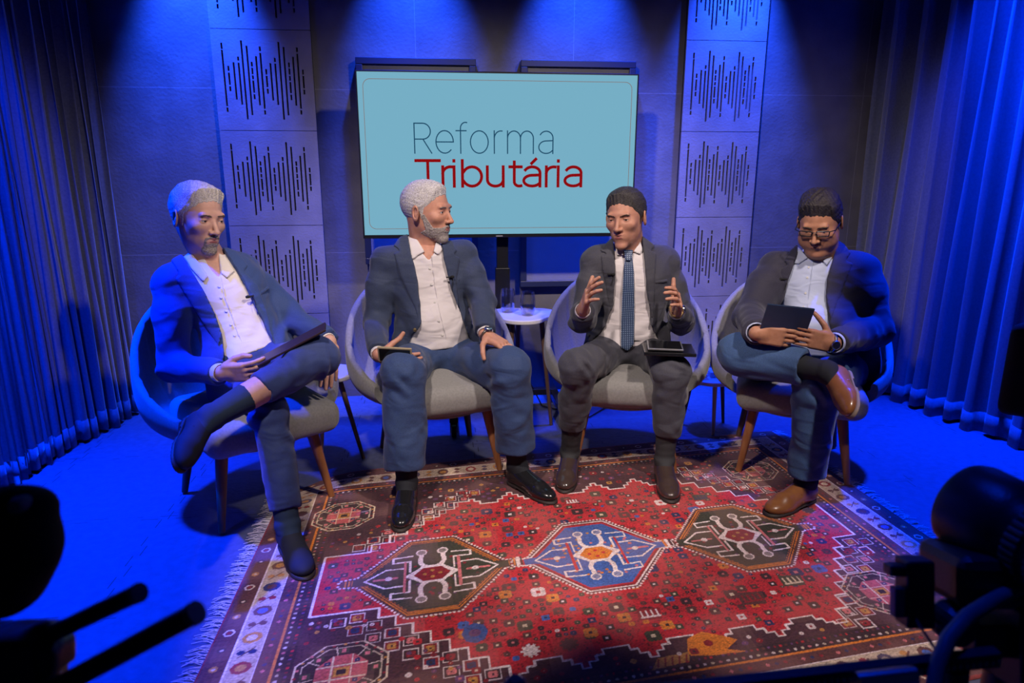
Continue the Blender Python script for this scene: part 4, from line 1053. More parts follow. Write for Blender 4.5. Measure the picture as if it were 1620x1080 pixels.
def person(c):
    J = c['J'] = {k: P(*v) for k, v in c['joints'].items()}
    root = empty('person', (J['pel'][0], J['pel'][1], 0), c['label'], 'person', 'men in the panel discussion')
    pel, neck = J['pel'], J['neck']; S = nrm(neck-pel); a = radians(c['face']); U = A(cos(a), sin(a), 0); U = nrm(U-S*np.dot(U, S)); F = np.cross(U, S)
    c['S'], c['U'], c['F'] = S, U, F; Ln = np.linalg.norm(neck-pel); w_ = c.get('w', 1.0); bl = c.get('belly', 0)
    T = lambda u, f, s: pel+U*u+F*f+S*s
    R = frame(U, F, S); body = []
    V = .0052
    js = [J[k] for k in ('neck', 'pel', 'sa', 'sb', 'ea', 'eb', 'wa', 'wb')]
    lo, hi = np.min(js, 0)-.17-bl, np.max(js, 0)+.17+bl
    t0 = SDF(lo, hi, V)
    cs = c.get('cs', 0)
    t0.ell(T(0, -.01, .0), (.170*w_, .118+bl*.4, .12), R, k=0); t0.ell(T(0, .0+bl*.75, .13), (.145*w_, .100+bl*.9, .15), R, k=.05)
    t0.ell(T(cs*.5, .005, .30*Ln/.46), (.165*w_, .105+bl*.25, .16), R, k=.05)
    mid = (J['sa']+J['sb'])/2
    for k_ in ('sa', 'sb'): t0.cone(mid+(J[k_]-mid)*.1-F*.0, mid+(J[k_]-mid)*.84, .085, .060, k=.05); t0.cone(neck-F*.01-S*.01, mid+(J[k_]-mid)*.80+S*.015, .050, .045, k=.04)
    t0.cone(T(0, 0, Ln-.12), neck-S*.02, .08, .062, k=.03)
    X, Y, Z = t0.grid()
    uu = ((X-pel[0])*U[0]+(Y-pel[1])*U[1]+(Z-pel[2])*U[2]); ff = ((X-pel[0])*F[0]+(Y-pel[1])*F[1]+(Z-pel[2])*F[2]); ss = ((X-pel[0])*S[0]+(Y-pel[1])*S[1]+(Z-pel[2])*S[2])
    wb_ = wob(X, Y, Z, .8, c['seed']).astype(np.float32)
    Dp = nrm(F*.4+nrm((CP-neck)*A(1, 1, .6))*.6); kU, kS = np.dot(Dp, U)/np.dot(Dp, F), np.dot(Dp, S)/np.dot(Dp, F)
    uu = uu-ff*kU; ss0 = ss; ss = ss-ff*kS
    fz = .105+bl
    def us(px, py, fo=None):
        d = ray(px, py); tt = np.arange(2.0, 3.8, .003); pp = CP+d*tt[:, None]; ii = np.round((pp-t0.lo)/V).astype(int)
        ok = np.all((ii >= 0) & (ii < t0.n), 1); val = np.full(len(tt), 1.0); jj = ii[ok]; val[ok] = t0.a[jj[:, 0], jj[:, 1], jj[:, 2]]
        hit = np.nonzero(val < .016)[0]; i = hit[0] if len(hit) else int(np.argmin(val)); q = CP+d*tt[i]-pel
        if val[i] > .1:
            o = pel+F*fz; t = np.dot(o-CP, F)/np.dot(d, F); q = CP+d*t-pel
        return (np.dot(q, U)-np.dot(q, F)*kU, np.dot(q, S)-np.dot(q, F)*kS)
    def shell(base, poly, grow, name, m, par, it=1, inner=None, front=True):
        pl = [us(*p_) for p_ in poly]; r_ = base.copy(); r_.a = base.a-grow
        msk = (r_.a < 3*V) & (ff > -.02); pd = np.full_like(r_.a, .05); pd[msk] = poly_sd(uu[msk], ss[msk], pl); r_.a = np.maximum(r_.a, pd)
        if inner is not None: r_.a = np.maximum(r_.a, -(base.a-inner))
        r_.a = np.maximum(r_.a, -ff-.0)
        return r_.obj(name, m, par, it)
    # shirt
    sh = t0.copy(); sh.a = sh.a-.003+c.get('fold', .0045)*wb_*np.clip((.36-ss0)/.3, .25, 1)
    sh.plane(neck-S*.012, S, k=.004); sh.plane(T(0, 0, .02), -S)
    if c.get('vneck'):
        pl = [us(*p_) for p_ in c['vneck']]; msk = (sh.a < 4*V) & (ff > 0); pd = np.full_like(sh.a, .05); pd[msk] = poly_sd(uu[msk], ss[msk], pl)
        sk = t0.copy(); sk.a = np.maximum(np.maximum(t0.a+.002, pd-.01), -ff); body.append(sk.mesh('v', 1))
        sh.a = np.maximum(sh.a, -np.maximum(pd, -ff))
    shirt = sh.obj('shirt', c['shirtm'], root, 2)
    # placket and buttons
    pts = [us(*p_) for p_ in c['placket']]
    def on_front(u, s_, g):
        # march along the front axis onto the shirt surface
        for f in np.arange(.32, -.02, -.002):
            p_ = T(u+f*kU, f, s_+f*kS); i = np.round((p_-t0.lo)/V).astype(int)
            if np.all(i >= 0) and np.all(i < t0.n) and t0.a[tuple(i)] < g: return p_
        return T(u+.1*kU, .1, s_+.1*kS)
    if not c.get('tie'):
        pm = MB(); dense = []
        for k_ in range(len(pts)-1):
            for t in np.linspace(0, 1, 8)[:-1]: dense.append((pts[k_][0]+(pts[k_+1][0]-pts[k_][0])*t, pts[k_][1]+(pts[k_+1][1]-pts[k_][1])*t))
        pm.tube([on_front(u+.014, s_, .0055) for u, s_ in dense], .0016, 6); pm.build('placket_seam', c['shirtm'], shirt, smooth=True)
        for k_ in range(1, 6):
            u, s_ = dense[int(len(dense)*(k_-.3)/6)]; q_ = on_front(u, s_, .0065); bo = MB(); bo.lathe([(.0, .0015), (.0045, .0012), (.005, 0), (.0045, -.001)], q_, 12, R=frame(U, S, F), close=False); bo.build('button', M['button'], shirt, smooth=True)
    # collar: stand plus two wings
    co = SDF(neck-.13, neck+.13, .003); ax = nrm(J['neck']-(neck-S*.05)+0*S)
    nk = c.get('neckr', .062); hd = nrm(P(*c['head'])-neck)*.6+S*.4; hd = nrm(hd)
    co.cone(neck-hd*.035-F*.002, neck+hd*.022-F*.002, nk+.014, nk+.008, k=0)
    co.cone(neck-hd*.06, neck+hd*.06, nk+.003, nk+.001, k=0, op='sub'); co.plane(neck+hd*.024-F*.02, nrm(hd+F*.25))
    co.plane(neck-hd*.05, -hd)
    cX, cY, cZ = co.grid(); cf = (cX-neck[0])*F[0]+(cY-neck[1])*F[1]+(cZ-neck[2])*F[2]; cu_ = (cX-neck[0])*U[0]+(cY-neck[1])*U[1]+(cZ-neck[2])*U[2]
    co.a = np.maximum(co.a, np.where(cf > 0, c.get('gap', .022)-np.abs(cu_), -1).astype(np.float32))
    collar = co.obj('collar', c['shirtm'], shirt, 0)
    for wp in c['wings']: shell(t0, wp, .013, 'collar_wing', c['shirtm'], collar, 1)
    # jacket
    jm = c['jacketm']; rs = c.get('sl', (.064, .057, .046))
    jk = t0.copy(); jk.a = jk.a-.017
    for sx in (-1, 1): jk.cone(T(sx*.115*w_, -.02, .03), T(sx*.125*w_, -.01, -.07), .085+bl*.4, .092+bl*.3, k=.03)
    jk.plane(T(0, 0, -.10), -S, k=.01); jk.plane(neck+S*.016, S, k=.01)
    hd_ = nk+.012; jk.cone(neck-S*.03, neck+S*.05, hd_, hd_, k=.004, op='sub')
    pl = [us(*p_) for p_ in c['open_poly']]
    msk = (jk.a < 4*V) & (ff > -.03); pd = np.full_like(jk.a, .05); pd[msk] = poly_sd(uu[msk], ss[msk], pl)
    jk.a = np.maximum(jk.a, -np.maximum(pd, -ff-.02))
    arm = jk.copy(True)
    for sd in 'ab':
        s_, e_, w2 = J['s'+sd], J['e'+sd], J['w'+sd]
        ar = jk.copy(True); ar.ell(s_+S*(.012+.010*(w_ > 1.1))+(mid-s_)*.10, (.066*max(1, w_), .056, .044), R, k=0); s_ = s_-S*.012+(mid-s_)*.05; ar.cone(s_, s_+(e_-s_)*.35, rs[0]*.93, rs[0]*1.06, k=.03); ar.cone(s_+(e_-s_)*.35, e_, rs[0]*1.06, rs[1], k=.02); ar.cone(e_, w2-nrm(w2-e_)*.025, rs[1], rs[2], k=.02)
        dz = w2-e_; ar.plane(w2-nrm(dz)*.028, dz) if False else None
        # sleeve folds: rings gathered at the elbow
        gx, gy, gz = X-e_[0], Y-e_[1], Z-e_[2]; dist = np.sqrt(gx*gx+gy*gy+gz*gz); bis = nrm(nrm(s_-e_)+nrm(w2-e_)*.999+A(1e-3, 0, 0)); tang = nrm(nrm(s_-e_)-nrm(w2-e_))
        ph = (gx*tang[0]+gy*tang[1]+gz*tang[2]); fo = np.sin(ph*55+2.5*np.sin(ph*31+c['seed']+gx*25)+22*(gx-gy)); fo2 = np.sin(gz*37+gx*29+c['seed']*3); ar.a = ar.a+(.0058*fo*(.45+.55*fo2)*np.exp(-(dist/.13)**2)).astype(np.float32)
        hdist = (X-w2[0])*nrm(dz)[0]+(Y-w2[1])*nrm(dz)[1]+(Z-w2[2])*nrm(dz)[2]; near = np.sqrt((X-w2[0])**2+(Y-w2[1])**2+(Z-w2[2])**2) < .10
        ar.a = np.where(near, np.maximum(ar.a, hdist+.020), ar.a)
        arm.a = np.minimum(arm.a, ar.a)
    kk = .022; h_ = np.clip(.5+.5*(jk.a-arm.a)/kk, 0, 1); jk.a = arm.a*h_+jk.a*(1-h_)-kk*h_*(1-h_)
    jk.a = jk.a+.0060*wb_*np.clip((.40-ss0)/.2, .35, 1)
    jacket = jk.obj('jacket', jm, root, 4)
    for lp in c['lapels']: shell(t0, lp, .0245, 'lapel', jm, jacket, 4, inner=.010)
    for pk in c.get('pockets', []): shell(t0, pk, .0215, 'pocket_welt', jm, jacket, 1, inner=.010)
    for bx in c.get('jbuttons', []):
        u, s_ = us(*bx[:2]); q_ = on_front(u, s_, .0235); bo = MB(); bo.lathe([(.0, .004), (.007, .003), (.0085, 0), (.007, -.003)], q_, 14, R=frame(U, S, F), close=False); bo.build('jacket_button', bx[2], jacket, smooth=True)
    # cuffs and hands
    for sd in 'ab':
        e_, w2 = J['e'+sd], J['w'+sd]; d = nrm(w2-e_); hd2 = c['hand_'+sd]
        cf_ = SDF(w2-.09, w2+.09, .003); cf_.cone(w2-d*.05, w2-d*.004, rs[2]-.010, rs[2]-.013, k=0); cf_.cone(w2-d*.0075, w2+d*.03, rs[2]-.017, rs[2]-.017, k=0, op='sub'); cf_.plane(w2-d*.006, d)
        cf_.obj('cuff', c['shirtm'], shirt, 1)
        hs_ = SDF(w2-.24, w2+.24, .0026)
        add_hand(hs_, w2+nrm(hd2['D'])*.004, hd2['D'], hd2['N'], hd2['S'], hd2['curl'], c.get('hl', .185), hd2.get('spread', .1), hd2.get('thumb'))
        hs_.cone(e_+(w2-e_)*.55, w2, .030, .025, k=.01)
        body.append(hs_.mesh('h', 1))
    # trousers
    tm_ = c['trouserm']; lg = c['legs']
    ps = [pel]; 
    for g in lg: ps += [g['hip'], g['knee'], g['ank']]
    V2 = .0066; tl = SDF(np.min(ps, 0)-.16, np.max(ps, 0)+.16, V2)
    tl.ell(T(0, -.01, -.0), (.172*w_, .122+bl*.5, .115), R, k=0)
    tl.plane(T(0, 0, c.get('waist', .075)), S, k=.004)
    X, Y, Z = tl.grid(); wl = wob(X, Y, Z, .75, c['seed']+5).astype(np.float32)
    for g in lg:
        r0, r1, r2 = g['r']; hp, kn_, an = g['hip'], g['knee'], g['ank']; he = kn_+(an-kn_)*g['hem']
        lf = tl.copy(True); lf.cone(hp, kn_, r0, r1, k=0); lf.ell(kn_, (r1*1.02,)*3, k=.01); lf.cone(kn_, he, r1, r2, k=.02)
        tn = nrm(nrm(hp-kn_)-nrm(he-kn_)); ph = (X-kn_[0])*tn[0]+(Y-kn_[1])*tn[1]+(Z-kn_[2])*tn[2]
        dk = np.sqrt((X-kn_[0])**2+(Y-kn_[1])**2+(Z-kn_[2])**2)
        fo = np.sin(ph*64+2.6*np.sin(ph*27+X*31+1)+24*(X+Z*.6-Y*.7)); fo2 = np.sin(X*33-Z*21+c['seed']*2); lf.a = lf.a+(.0062*fo*(.4+.6*fo2)*(np.exp(-((dk-.05)/.09)**2)+.35)).astype(np.float32)
        dh = nrm(an-kn_); hh = (X-he[0])*dh[0]+(Y-he[1])*dh[1]+(Z-he[2])*dh[2]; near = np.sqrt((X-he[0])**2+(Y-he[1])**2+(Z-he[2])**2) < r2+.05
        dn_ = np.sqrt((X-he[0])**2+(Y-he[1])**2+(Z-he[2])**2-np.minimum(hh*hh, 1))
        lf.a = np.where(near, np.maximum(lf.a, hh), lf.a)
        lf.a = np.where(near, np.maximum(lf.a, np.minimum(.5, -np.maximum(dn_-(r2-.020), -hh-.012))), lf.a)
        kk = .035; dp = np.sqrt((X-hp[0])**2+(Y-hp[1])**2+(Z-hp[2])**2); kq = np.where(dp < .2, kk, .004); h_ = np.clip(.5+.5*(tl.a-lf.a)/kq, 0, 1); tl.a = lf.a*h_+tl.a*(1-h_)-kq*h_*(1-h_)
        # sock, bare shin, shoe
        so = SDF(np.minimum(he, an)-.12, np.maximum(he, an)+.12, .0045); sk0 = kn_+(an-kn_)*g.get('sock', g['hem']-.12)
        so.cone(sk0, an, .050, .040, k=0); so.ell(an, (.042,)*3, k=.01); so.cone(an, an+nrm(g['D'])*.06-nrm(g['up'])*.03, .038, .028, k=.02)
        so.a = so.a+(.0012*np.sin(((so.grid()[0]-an[0])*dh[0]+(so.grid()[1]-an[1])*dh[1]+(so.grid()[2]-an[2])*dh[2])*190)*np.exp(-((so.grid()[0]-an[0])**2+(so.grid()[1]-an[1])**2+(so.grid()[2]-an[2])**2)/.006)).astype(np.float32)
        so.plane(sk0, -dh); so.obj('sock', c['sockm'], root, 1)
        if g.get('bare'):
            br = SDF(np.minimum(he, sk0)-.15, np.maximum(he, sk0)+.15, .005); br.cone(kn_+(an-kn_)*(g['hem']-.15), sk0+dh*.02, .052, .048, k=0); body.append(br.mesh('s', 1))
        shoe('shoe', c['shoem'], g['toe'], g['D'], g['up'], root, c['shoe_style'], L=g.get('L', .292), wd=c.get('shoew', 1.0)*(.94 if 'L' in g else 1), solem=g.get('solem'))
    tl.a = tl.a+.0052*wl
    tl.obj('trousers', tm_, root, 2)
    # belt
    be = SDF(pel-.28, pel+.28, .005); be.ell(T(0, -.01, 0), (.176*w_, .126+bl*.5, .119), R, k=0)
    be.plane(T(0, 0, c.get('waist', .075)+.004), S); be.plane(T(0, 0, c.get('waist', .075)-.03), -S); be.obj('belt', M['blackL'], root, 1)
    build_head(c, root, body)
    # inner body, one mesh with head, arms, hands and legs
    ib = SDF(np.minimum(lo, tl.lo), np.maximum(hi, np.max(ps, 0)+.16), .012)
    ib.ell(T(0, -.01, 0), (.14*w_, .09, .10), R, k=0); ib.ell(T(0, 0, .16), (.12*w_, .08, .15), R, k=.04); ib.ell(T(0, 0, .30), (.13*w_, .08, .13), R, k=.04)
    for sd in 'ab': ib.cone(mid, J['s'+sd], .06, .045, k=.03); ib.cone(J['s'+sd], J['e'+sd], .045, .036, k=.02); ib.cone(J['e'+sd], J['w'+sd], .036, .024, k=.02)
    ib.cone(mid, neck, .06, .05, k=.03)
    for g in lg: ib.cone(g['hip'], g['knee'], g['r'][0]*.7, g['r'][1]*.7, k=.03); ib.cone(g['knee'], g['ank'], g['r'][1]*.7, .032, k=.02)
    body.append(ib.mesh('i', 1))
    vs, qs, n = [], [], 0
    for v, q in body: vs.append(v); qs.append(q+n); n += len(v)
    link('body', np_mesh('body', np.concatenate(vs), np.concatenate(qs)), c['skinm'], root)
    # lapel microphone
    if c.get('mic'):
        u, s_ = us(*c['mic']); q_ = on_front(u, s_, .026); b = MB()
        b.lathe([(.0, .012), (.005, .010), (.0065, .003), (.005, -.004), (.0, -.005)], q_+F*.006-U*.008*c.get('mics', 1), 12, R=frame(S, F, -U*c.get('mics', 1)), close=False)
        b.box(q_+F*.003+U*.006*c.get('mics', 1), (.018, .006, .006), R); b.tube([q_+U*.01, q_+U*.012-S*.02+F*.003, q_+U*.004-S*.05+F*.002], .0014, 6)
        b.build('lapel_microphone', M['micb'], root, smooth=True)
    if c.get('tie'):
        tp = c['tie']; to = shell(t0, tp, .016, 'tie', c['tiem'], root, 1, inner=.002)
        kp = c['knot']; shell(t0, kp, .026, 'knot', c['tiem'], to, 1, inner=.002)
    if c.get('watch'):
        for sd, wm in c['watch']:
            e_, w2 = J['e'+sd], J['w'+sd]; d = nrm(c['hand_'+sd]['D']); nn = nrm(c['hand_'+sd]['N']-d*np.dot(c['hand_'+sd]['N'], d)); s2 = np.cross(d, nn); q_ = w2+d*.006
            b = MB(); b.tube([q_+(s2*cos(t)*.034+nn*sin(t)*.027) for t in np.linspace(0, 2*pi, 25)[:-1]], .0058, 8, closed=True); wo = b.build('watch', wm, root, smooth=True)
            b = MB(); b.lathe([(.0, .006), (.015, .006), (.0175, .003), (.0175, -.004)], q_+nn*.030, 20, R=frame(d, s2, nn), close=False); b.build('watch_face', M['steel'], wo, smooth=True)
    return root

def leg(J, hip, knee, r, hem, toe=None, D=None, up=None, ank=None, **k):
    g = dict(hip=P(*hip), knee=P(*knee), r=r, hem=hem, **k)
    if ank is not None: g['ank'] = P(*ank); g['D'] = D; g['up'] = up; g['toe'] = g['ank']+nrm(D)*.237*g.get('L', .292)/.292-nrm(up-nrm(D)*np.dot(nrm(D), up))*.085
    else:
        tp, hp_ = toe; a = G(*tp, 0); b = G(*hp_, 0); d = nrm(a-b); g['D'] = d; g['up'] = A(0, 0, 1); g['toe'] = a+A(0, 0, .0095); g['ank'] = a-d*.237+A(0, 0, .095)
    return g
def folds(m, sc=6.0, st=.42, dist=.022):
    """broad soft creases on top of the weave"""
    nt = m.node_tree; b = nt.nodes['Principled BSDF']; tc = nt.nodes['Texture Coordinate']; old = b.inputs['Normal'].links[0].from_socket if b.inputs['Normal'].links else None
    n = nt.nodes.new('ShaderNodeTexNoise'); n.inputs['Scale'].default_value = sc; n.inputs['Detail'].default_value = 1.2; n.inputs['Roughness'].default_value = .4; n.inputs['Distortion'].default_value = 1.2
    mp = nt.nodes.new('ShaderNodeMapping'); mp.inputs['Rotation'].default_value = (.5, .7, .4); mp.inputs['Scale'].default_value = (1.0, 1.0, 2.4)
    bp = nt.nodes.new('ShaderNodeBump'); bp.inputs['Strength'].default_value = st; bp.inputs['Distance'].default_value = dist
    nt.links.new(tc.outputs['Object'], mp.inputs[0]); nt.links.new(mp.outputs[0], n.inputs['Vector']); nt.links.new(n.outputs['Fac'], bp.inputs['Height'])
    if old: nt.links.new(old, bp.inputs['Normal'])
    nt.links.new(bp.outputs[0], b.inputs['Normal']); return m
def suit(name, c1, c2, **k): return folds(mat(name, c1, .78, col2=c2, nscale=260, sheen=.12, bump=.12, bscale=900, **k))
for k_ in ('shirt', 'shirtb', 'cream'): folds(M[k_], 8.0, .38, .02)

hA = dict
person(dict(label='seated person in a blue suit and open cream shirt, legs crossed, swept grey hair', seed=1.0,
  joints=dict(neck=(334,410,2.86), pel=(405,572,2.72), sa=(266,452,2.72), sb=(390,428,2.98), ea=(274,578,2.60), wa=(352,590,2.44), eb=(462,505,2.86), wb=(521,541,2.66)),
  face=42, w=.98, head=(313,345,2.82), look=(52, 8, -4), hs=.0114, style='swept', gaze=(.18, -.05), lid=-.02, slit=.22, hv=.3,
  hairline=[((0, 6.5, 6.2), (0, .72, -.69))], neckr=.060,
  hairm=hairm('ash_grey_hair', (.38, .34, .30), (.66, .61, .55)), browm=hairm('brown_brow', (.08, .05, .035), (.12, .08, .06)), beard='goatee', beardm=hairm('grizzled_beard', (.12, .09, .07), (.36, .31, .28)),
  skinm=skin('fair_skin', (.56, .32, .24), (.50, .28, .21)), shirtm=M['cream'], jacketm=suit('blue_suit', (.020, .045, .16), (.028, .058, .19)), trouserm=suit('blue_trousers', (.018, .035, .13), (.024, .044, .15)),
  sockm=M['sockb'], shoem=M['suede'], shoe_style='loafer', gap=.030,
  open_poly=[(282,388),(300,420),(322,458),(342,500),(352,535),(354,600),(455,585),(432,540),(410,495),(388,450),(370,420),(352,392),(330,370)],
  wings=[[(284,398),(300,398),(330,437),(322,446),(302,424)], [(346,400),(356,404),(372,428),(360,440),(350,432)]],
  vneck=[(318,395),(352,395),(356,412),(347,438),(334,424)],
  placket=[(345,440),(350,470),(362,500),(372,530),(385,555)],
  lapels=[[(278,392),(270,414),(283,434),(277,440),(300,478),(330,525),(346,548),(352,530),(341,498),(320,456),(298,420),(284,396)], [(352,392),(372,398),(392,420),(386,430),(408,452),(425,500),(432,540),(410,495),(388,450),(370,420)]],
  pockets=[[(398,470),(424,452),(426,457),(400,476)]], mic=(394,470), mics=1,
  hand_a=hA(D=cv(1,.06,.25), N=cv(-.15,-.55,.85), S=cv(.1,.9,.3), curl=(.35,.45,.5,.55), spread=.05, thumb=(cv(.75,.6,.1), cv(.95,.3,.1), cv(1,-.05,.1))),
  hand_b=hA(D=cv(.06,-1,.22), N=cv(.55,.1,.85), S=cv(-.8,-.1,.4), curl=(.12,.10,.14,.2), spread=.03, thumb=(cv(-.35,-.9,.2), cv(-.1,-1,.2), cv(.0,-1,.1))),
  legs=[leg(0, (383,592,2.72), (428,652,2.38), (.080,.064,.057), .86, toe=((486,922),(455,862)), sock=.6),
        leg(0, (440,575,2.80), (500,566,2.47), (.085,.072,.060), .56, L=.255, ank=(334,660,2.20), D=cv(.22,-.46,.86), up=cv(.80,.42,.05), sock=.68, bare=True)],
))
person(dict(label='seated person in a navy blazer, white shirt and blue jeans, grey beard, looking aside', seed=2.3,
  joints=dict(neck=(672,390,3.10), pel=(690,556,3.03), sa=(606,414,3.05), sb=(736,404,3.10), ea=(594,508,3.02), wa=(600,562,2.70), eb=(762,478,3.0), wb=(768,529,2.80)),
  face=10, w=1.04, belly=.025, head=(676,335,3.05), look=(62, 2, 0), hs=.0112, style='crop', gaze=(.05, 0), slit=.26, hv=.05,
  hairline=[((0, 6.5, 6.2), (0, .72, -.69))], neckr=.064,
  hairm=hairm('silver_hair', (.32, .30, .29), (.62, .59, .57)), browm=hairm('dark_grey_brow', (.10, .08, .07), (.2, .17, .15)), beard='full', beardm=hairm('silver_beard', (.20, .165, .145), (.40, .36, .335)),
  skinm=skin('tanned_skin', (.50, .25, .17), (.44, .21, .14)), shirtm=M['shirt'], jacketm=suit('navy_blazer', (.020, .032, .072), (.030, .044, .092)),
  trouserm=suit('blue_jeans', (.018, .040, .115), (.028, .058, .155)), sockm=M['sock'], shoem=M['blackL'], shoe_style='lace', gap=.020,
  open_poly=[(643,362),(650,400),(660,440),(665,480),(664,510),(654,535),(640,560),(640,640),(770,640),(756,575),(742,530),(726,490),(712,450),(702,410),(697,375)],
  wings=[[(643,368),(652,366),(672,398),(662,404),(652,412)], [(690,382),(697,384),(700,396),(694,404),(686,398)]],
  vneck=[(664,380),(690,380),(688,398),(679,412),(670,402)],
  placket=[(678,405),(683,450),(690,490),(700,530),(704,550)],
  lapels=[[(644,362),(630,378),(622,388),(632,396),(622,400),(634,440),(655,485),(662,510),(664,480),(660,440),(650,400)], [(697,375),(712,382),(724,396),(718,402),(728,408),(722,440),(726,490),(712,450),(702,410)]],
  pockets=[[(724,440),(742,432),(743,437),(725,445)]], mic=(711,438), mics=-1, jbuttons=[(656,521,M['gold'])], watch=[('b', M['darkbrown'])],
  hand_a=hA(D=cv(.90,-.20,.30), N=cv(-.25,-.35,.9), S=cv(.1,.95,.1), curl=(.42,.5,.55,.6), spread=.02, thumb=(cv(.55,.55,-.3), cv(.6,.45,-.2), cv(.5,.75,-.1))),
  hand_b=hA(D=cv(.72,-.42,.45), N=cv(.2,.85,.35), S=cv(-.65,-.55,.5), curl=(.12,.10,.12,.2), spread=.14, thumb=(cv(-.25,-.55,.6), cv(.05,-.85,.4), cv(.2,-.9,.3))),
  legs=[leg(0, (655,572,3.02), (638,590,2.64), (.095,.086,.084), .86, toe=((633,846),(652,770)), sock=.75),
        leg(0, (722,570,3.02), (806,585,2.68), (.095,.086,.083), .82, toe=((877,801),(806,762)), sock=.7)],
))
TIE = mat('dotted_navy_tie', (.010, .030, .085), .5, sheen=.2)
nt = TIE.node_tree; tc = nt.nodes['Texture Coordinate']; vo = nt.nodes.new('ShaderNodeTexVoronoi'); vo.inputs['Scale'].default_value = 125; vo.inputs['Randomness'].default_value = 0.0
mp = nt.nodes.new('ShaderNodeMapping'); mp.inputs['Scale'].default_value = (1, 0.0, 1); nt.links.new(tc.outputs['Object'], mp.inputs[0]); nt.links.new(mp.outputs[0], vo.inputs['Vector'])
lt = nt.nodes.new('ShaderNodeMath'); lt.operation = 'LESS_THAN'; lt.inputs[1].default_value = .24; nt.links.new(vo.outputs['Distance'], lt.inputs[0])
mx = nt.nodes.new('ShaderNodeMix'); mx.data_type = 'RGBA'; mx.inputs[6].default_value = (.010, .032, .09, 1); mx.inputs[7].default_value = (.28, .36, .5, 1)
nt.links.new(lt.outputs[0], mx.inputs[0]); nt.links.new(mx.outputs[2], nt.nodes['Principled BSDF'].inputs['Base Color'])
person(dict(label='seated person in a grey suit with a dotted blue tie, both hands raised while talking', seed=3.1,
  joints=dict(neck=(1001,392,3.02), pel=(992,548,3.0), sa=(938,417,3.01), sb=(1056,416,3.05), ea=(922,508,2.92), wa=(922,490,2.68), eb=(1080,508,2.98), wb=(1070,492,2.76)),
  face=-13, w=.98, head=(990,345,2.97), look=(-36, 5, 4), hs=.0109, style='short', frown=.4, gaze=(.1, .05), slit=.2, open=.12, hv=.15,
  hairline=[((0, 6.5, 5.7), (0, .72, -.69))], neckr=.056,
  hairm=hairm('dark_greying_hair', (.012, .010, .010), (.06, .053, .050)), browm=hairm('dark_brow', (.03, .02, .015), (.06, .04, .03)),
  skinm=skin('olive_skin', (.48, .24, .16), (.42, .20, .13)), shirtm=M['shirt'], jacketm=suit('grey_suit', (.038, .038, .050), (.052, .052, .066)), trouserm=suit('grey_trousers', (.040, .040, .054), (.054, .054, .070)),
  sockm=M['sockg'], shoem=M['darkbrown'], shoe_style='lace', gap=.006, sl=(.062, .056, .045),
  open_poly=[(968,372),(972,400),(974,440),(970,480),(958,515),(938,540),(905,562),(915,620),(1080,620),(1058,575),(1042,540),(1032,515),(1026,480),(1022,440),(1018,400),(1014,372)],
  wings=[[(972,380),(984,388),(996,398),(988,403),(976,405)], [(1012,376),(1008,388),(1002,398),(1013,403),(1017,396)]],
  placket=[(995,400),(995,540)],
  lapels=[[(970,374),(958,385),(948,396),(960,401),(950,404),(955,440),(962,480),(958,515),(970,480),(974,440),(972,400)], [(1015,372),(1026,380),(1036,388),(1029,397),(1038,399),(1036,440),(1034,480),(1033,515),(1026,480),(1022,440),(1018,400)]],
  pockets=[[(1036,444),(1056,441),(1056,446),(1036,449)]], mic=(966,433), mics=-1, jbuttons=[(934,530,M['bezel'])], watch=[('b', M['gold'])],
  tie=[(990,396),(999,396),(1003,430),(1004,500),(1003,545),(993,556),(982,550),(983,500),(986,430)], tiem=TIE, knot=[(986,395),(1002,395),(999,412),(990,412)],
  hand_a=hA(D=cv(.12,.52,.80), N=cv(-1,.1,.0), S=cv(.3,.9,-.45), curl=(.30,.38,.42,.50), spread=.16, thumb=(cv(.25,.95,.1), cv(.35,1,-.05), cv(.3,1,-.1))),
  hand_b=hA(D=cv(-.12,.42,.85), N=cv(1,.1,.0), S=cv(-.1,.95,-.4), curl=(.60,.68,.70,.62), spread=.12, thumb=(cv(-.15,.98,.1), cv(.0,1,.0), cv(.05,1,-.1))),
  legs=[leg(0, (960,562,3.0), (915,580,2.66), (.085,.076,.060), .68, toe=((892,784),(903,738)), sock=.5),
        leg(0, (1025,560,3.0), (1062,590,2.66), (.085,.076,.060), .70, toe=((1062,800),(1044,742)), sock=.5)],
))
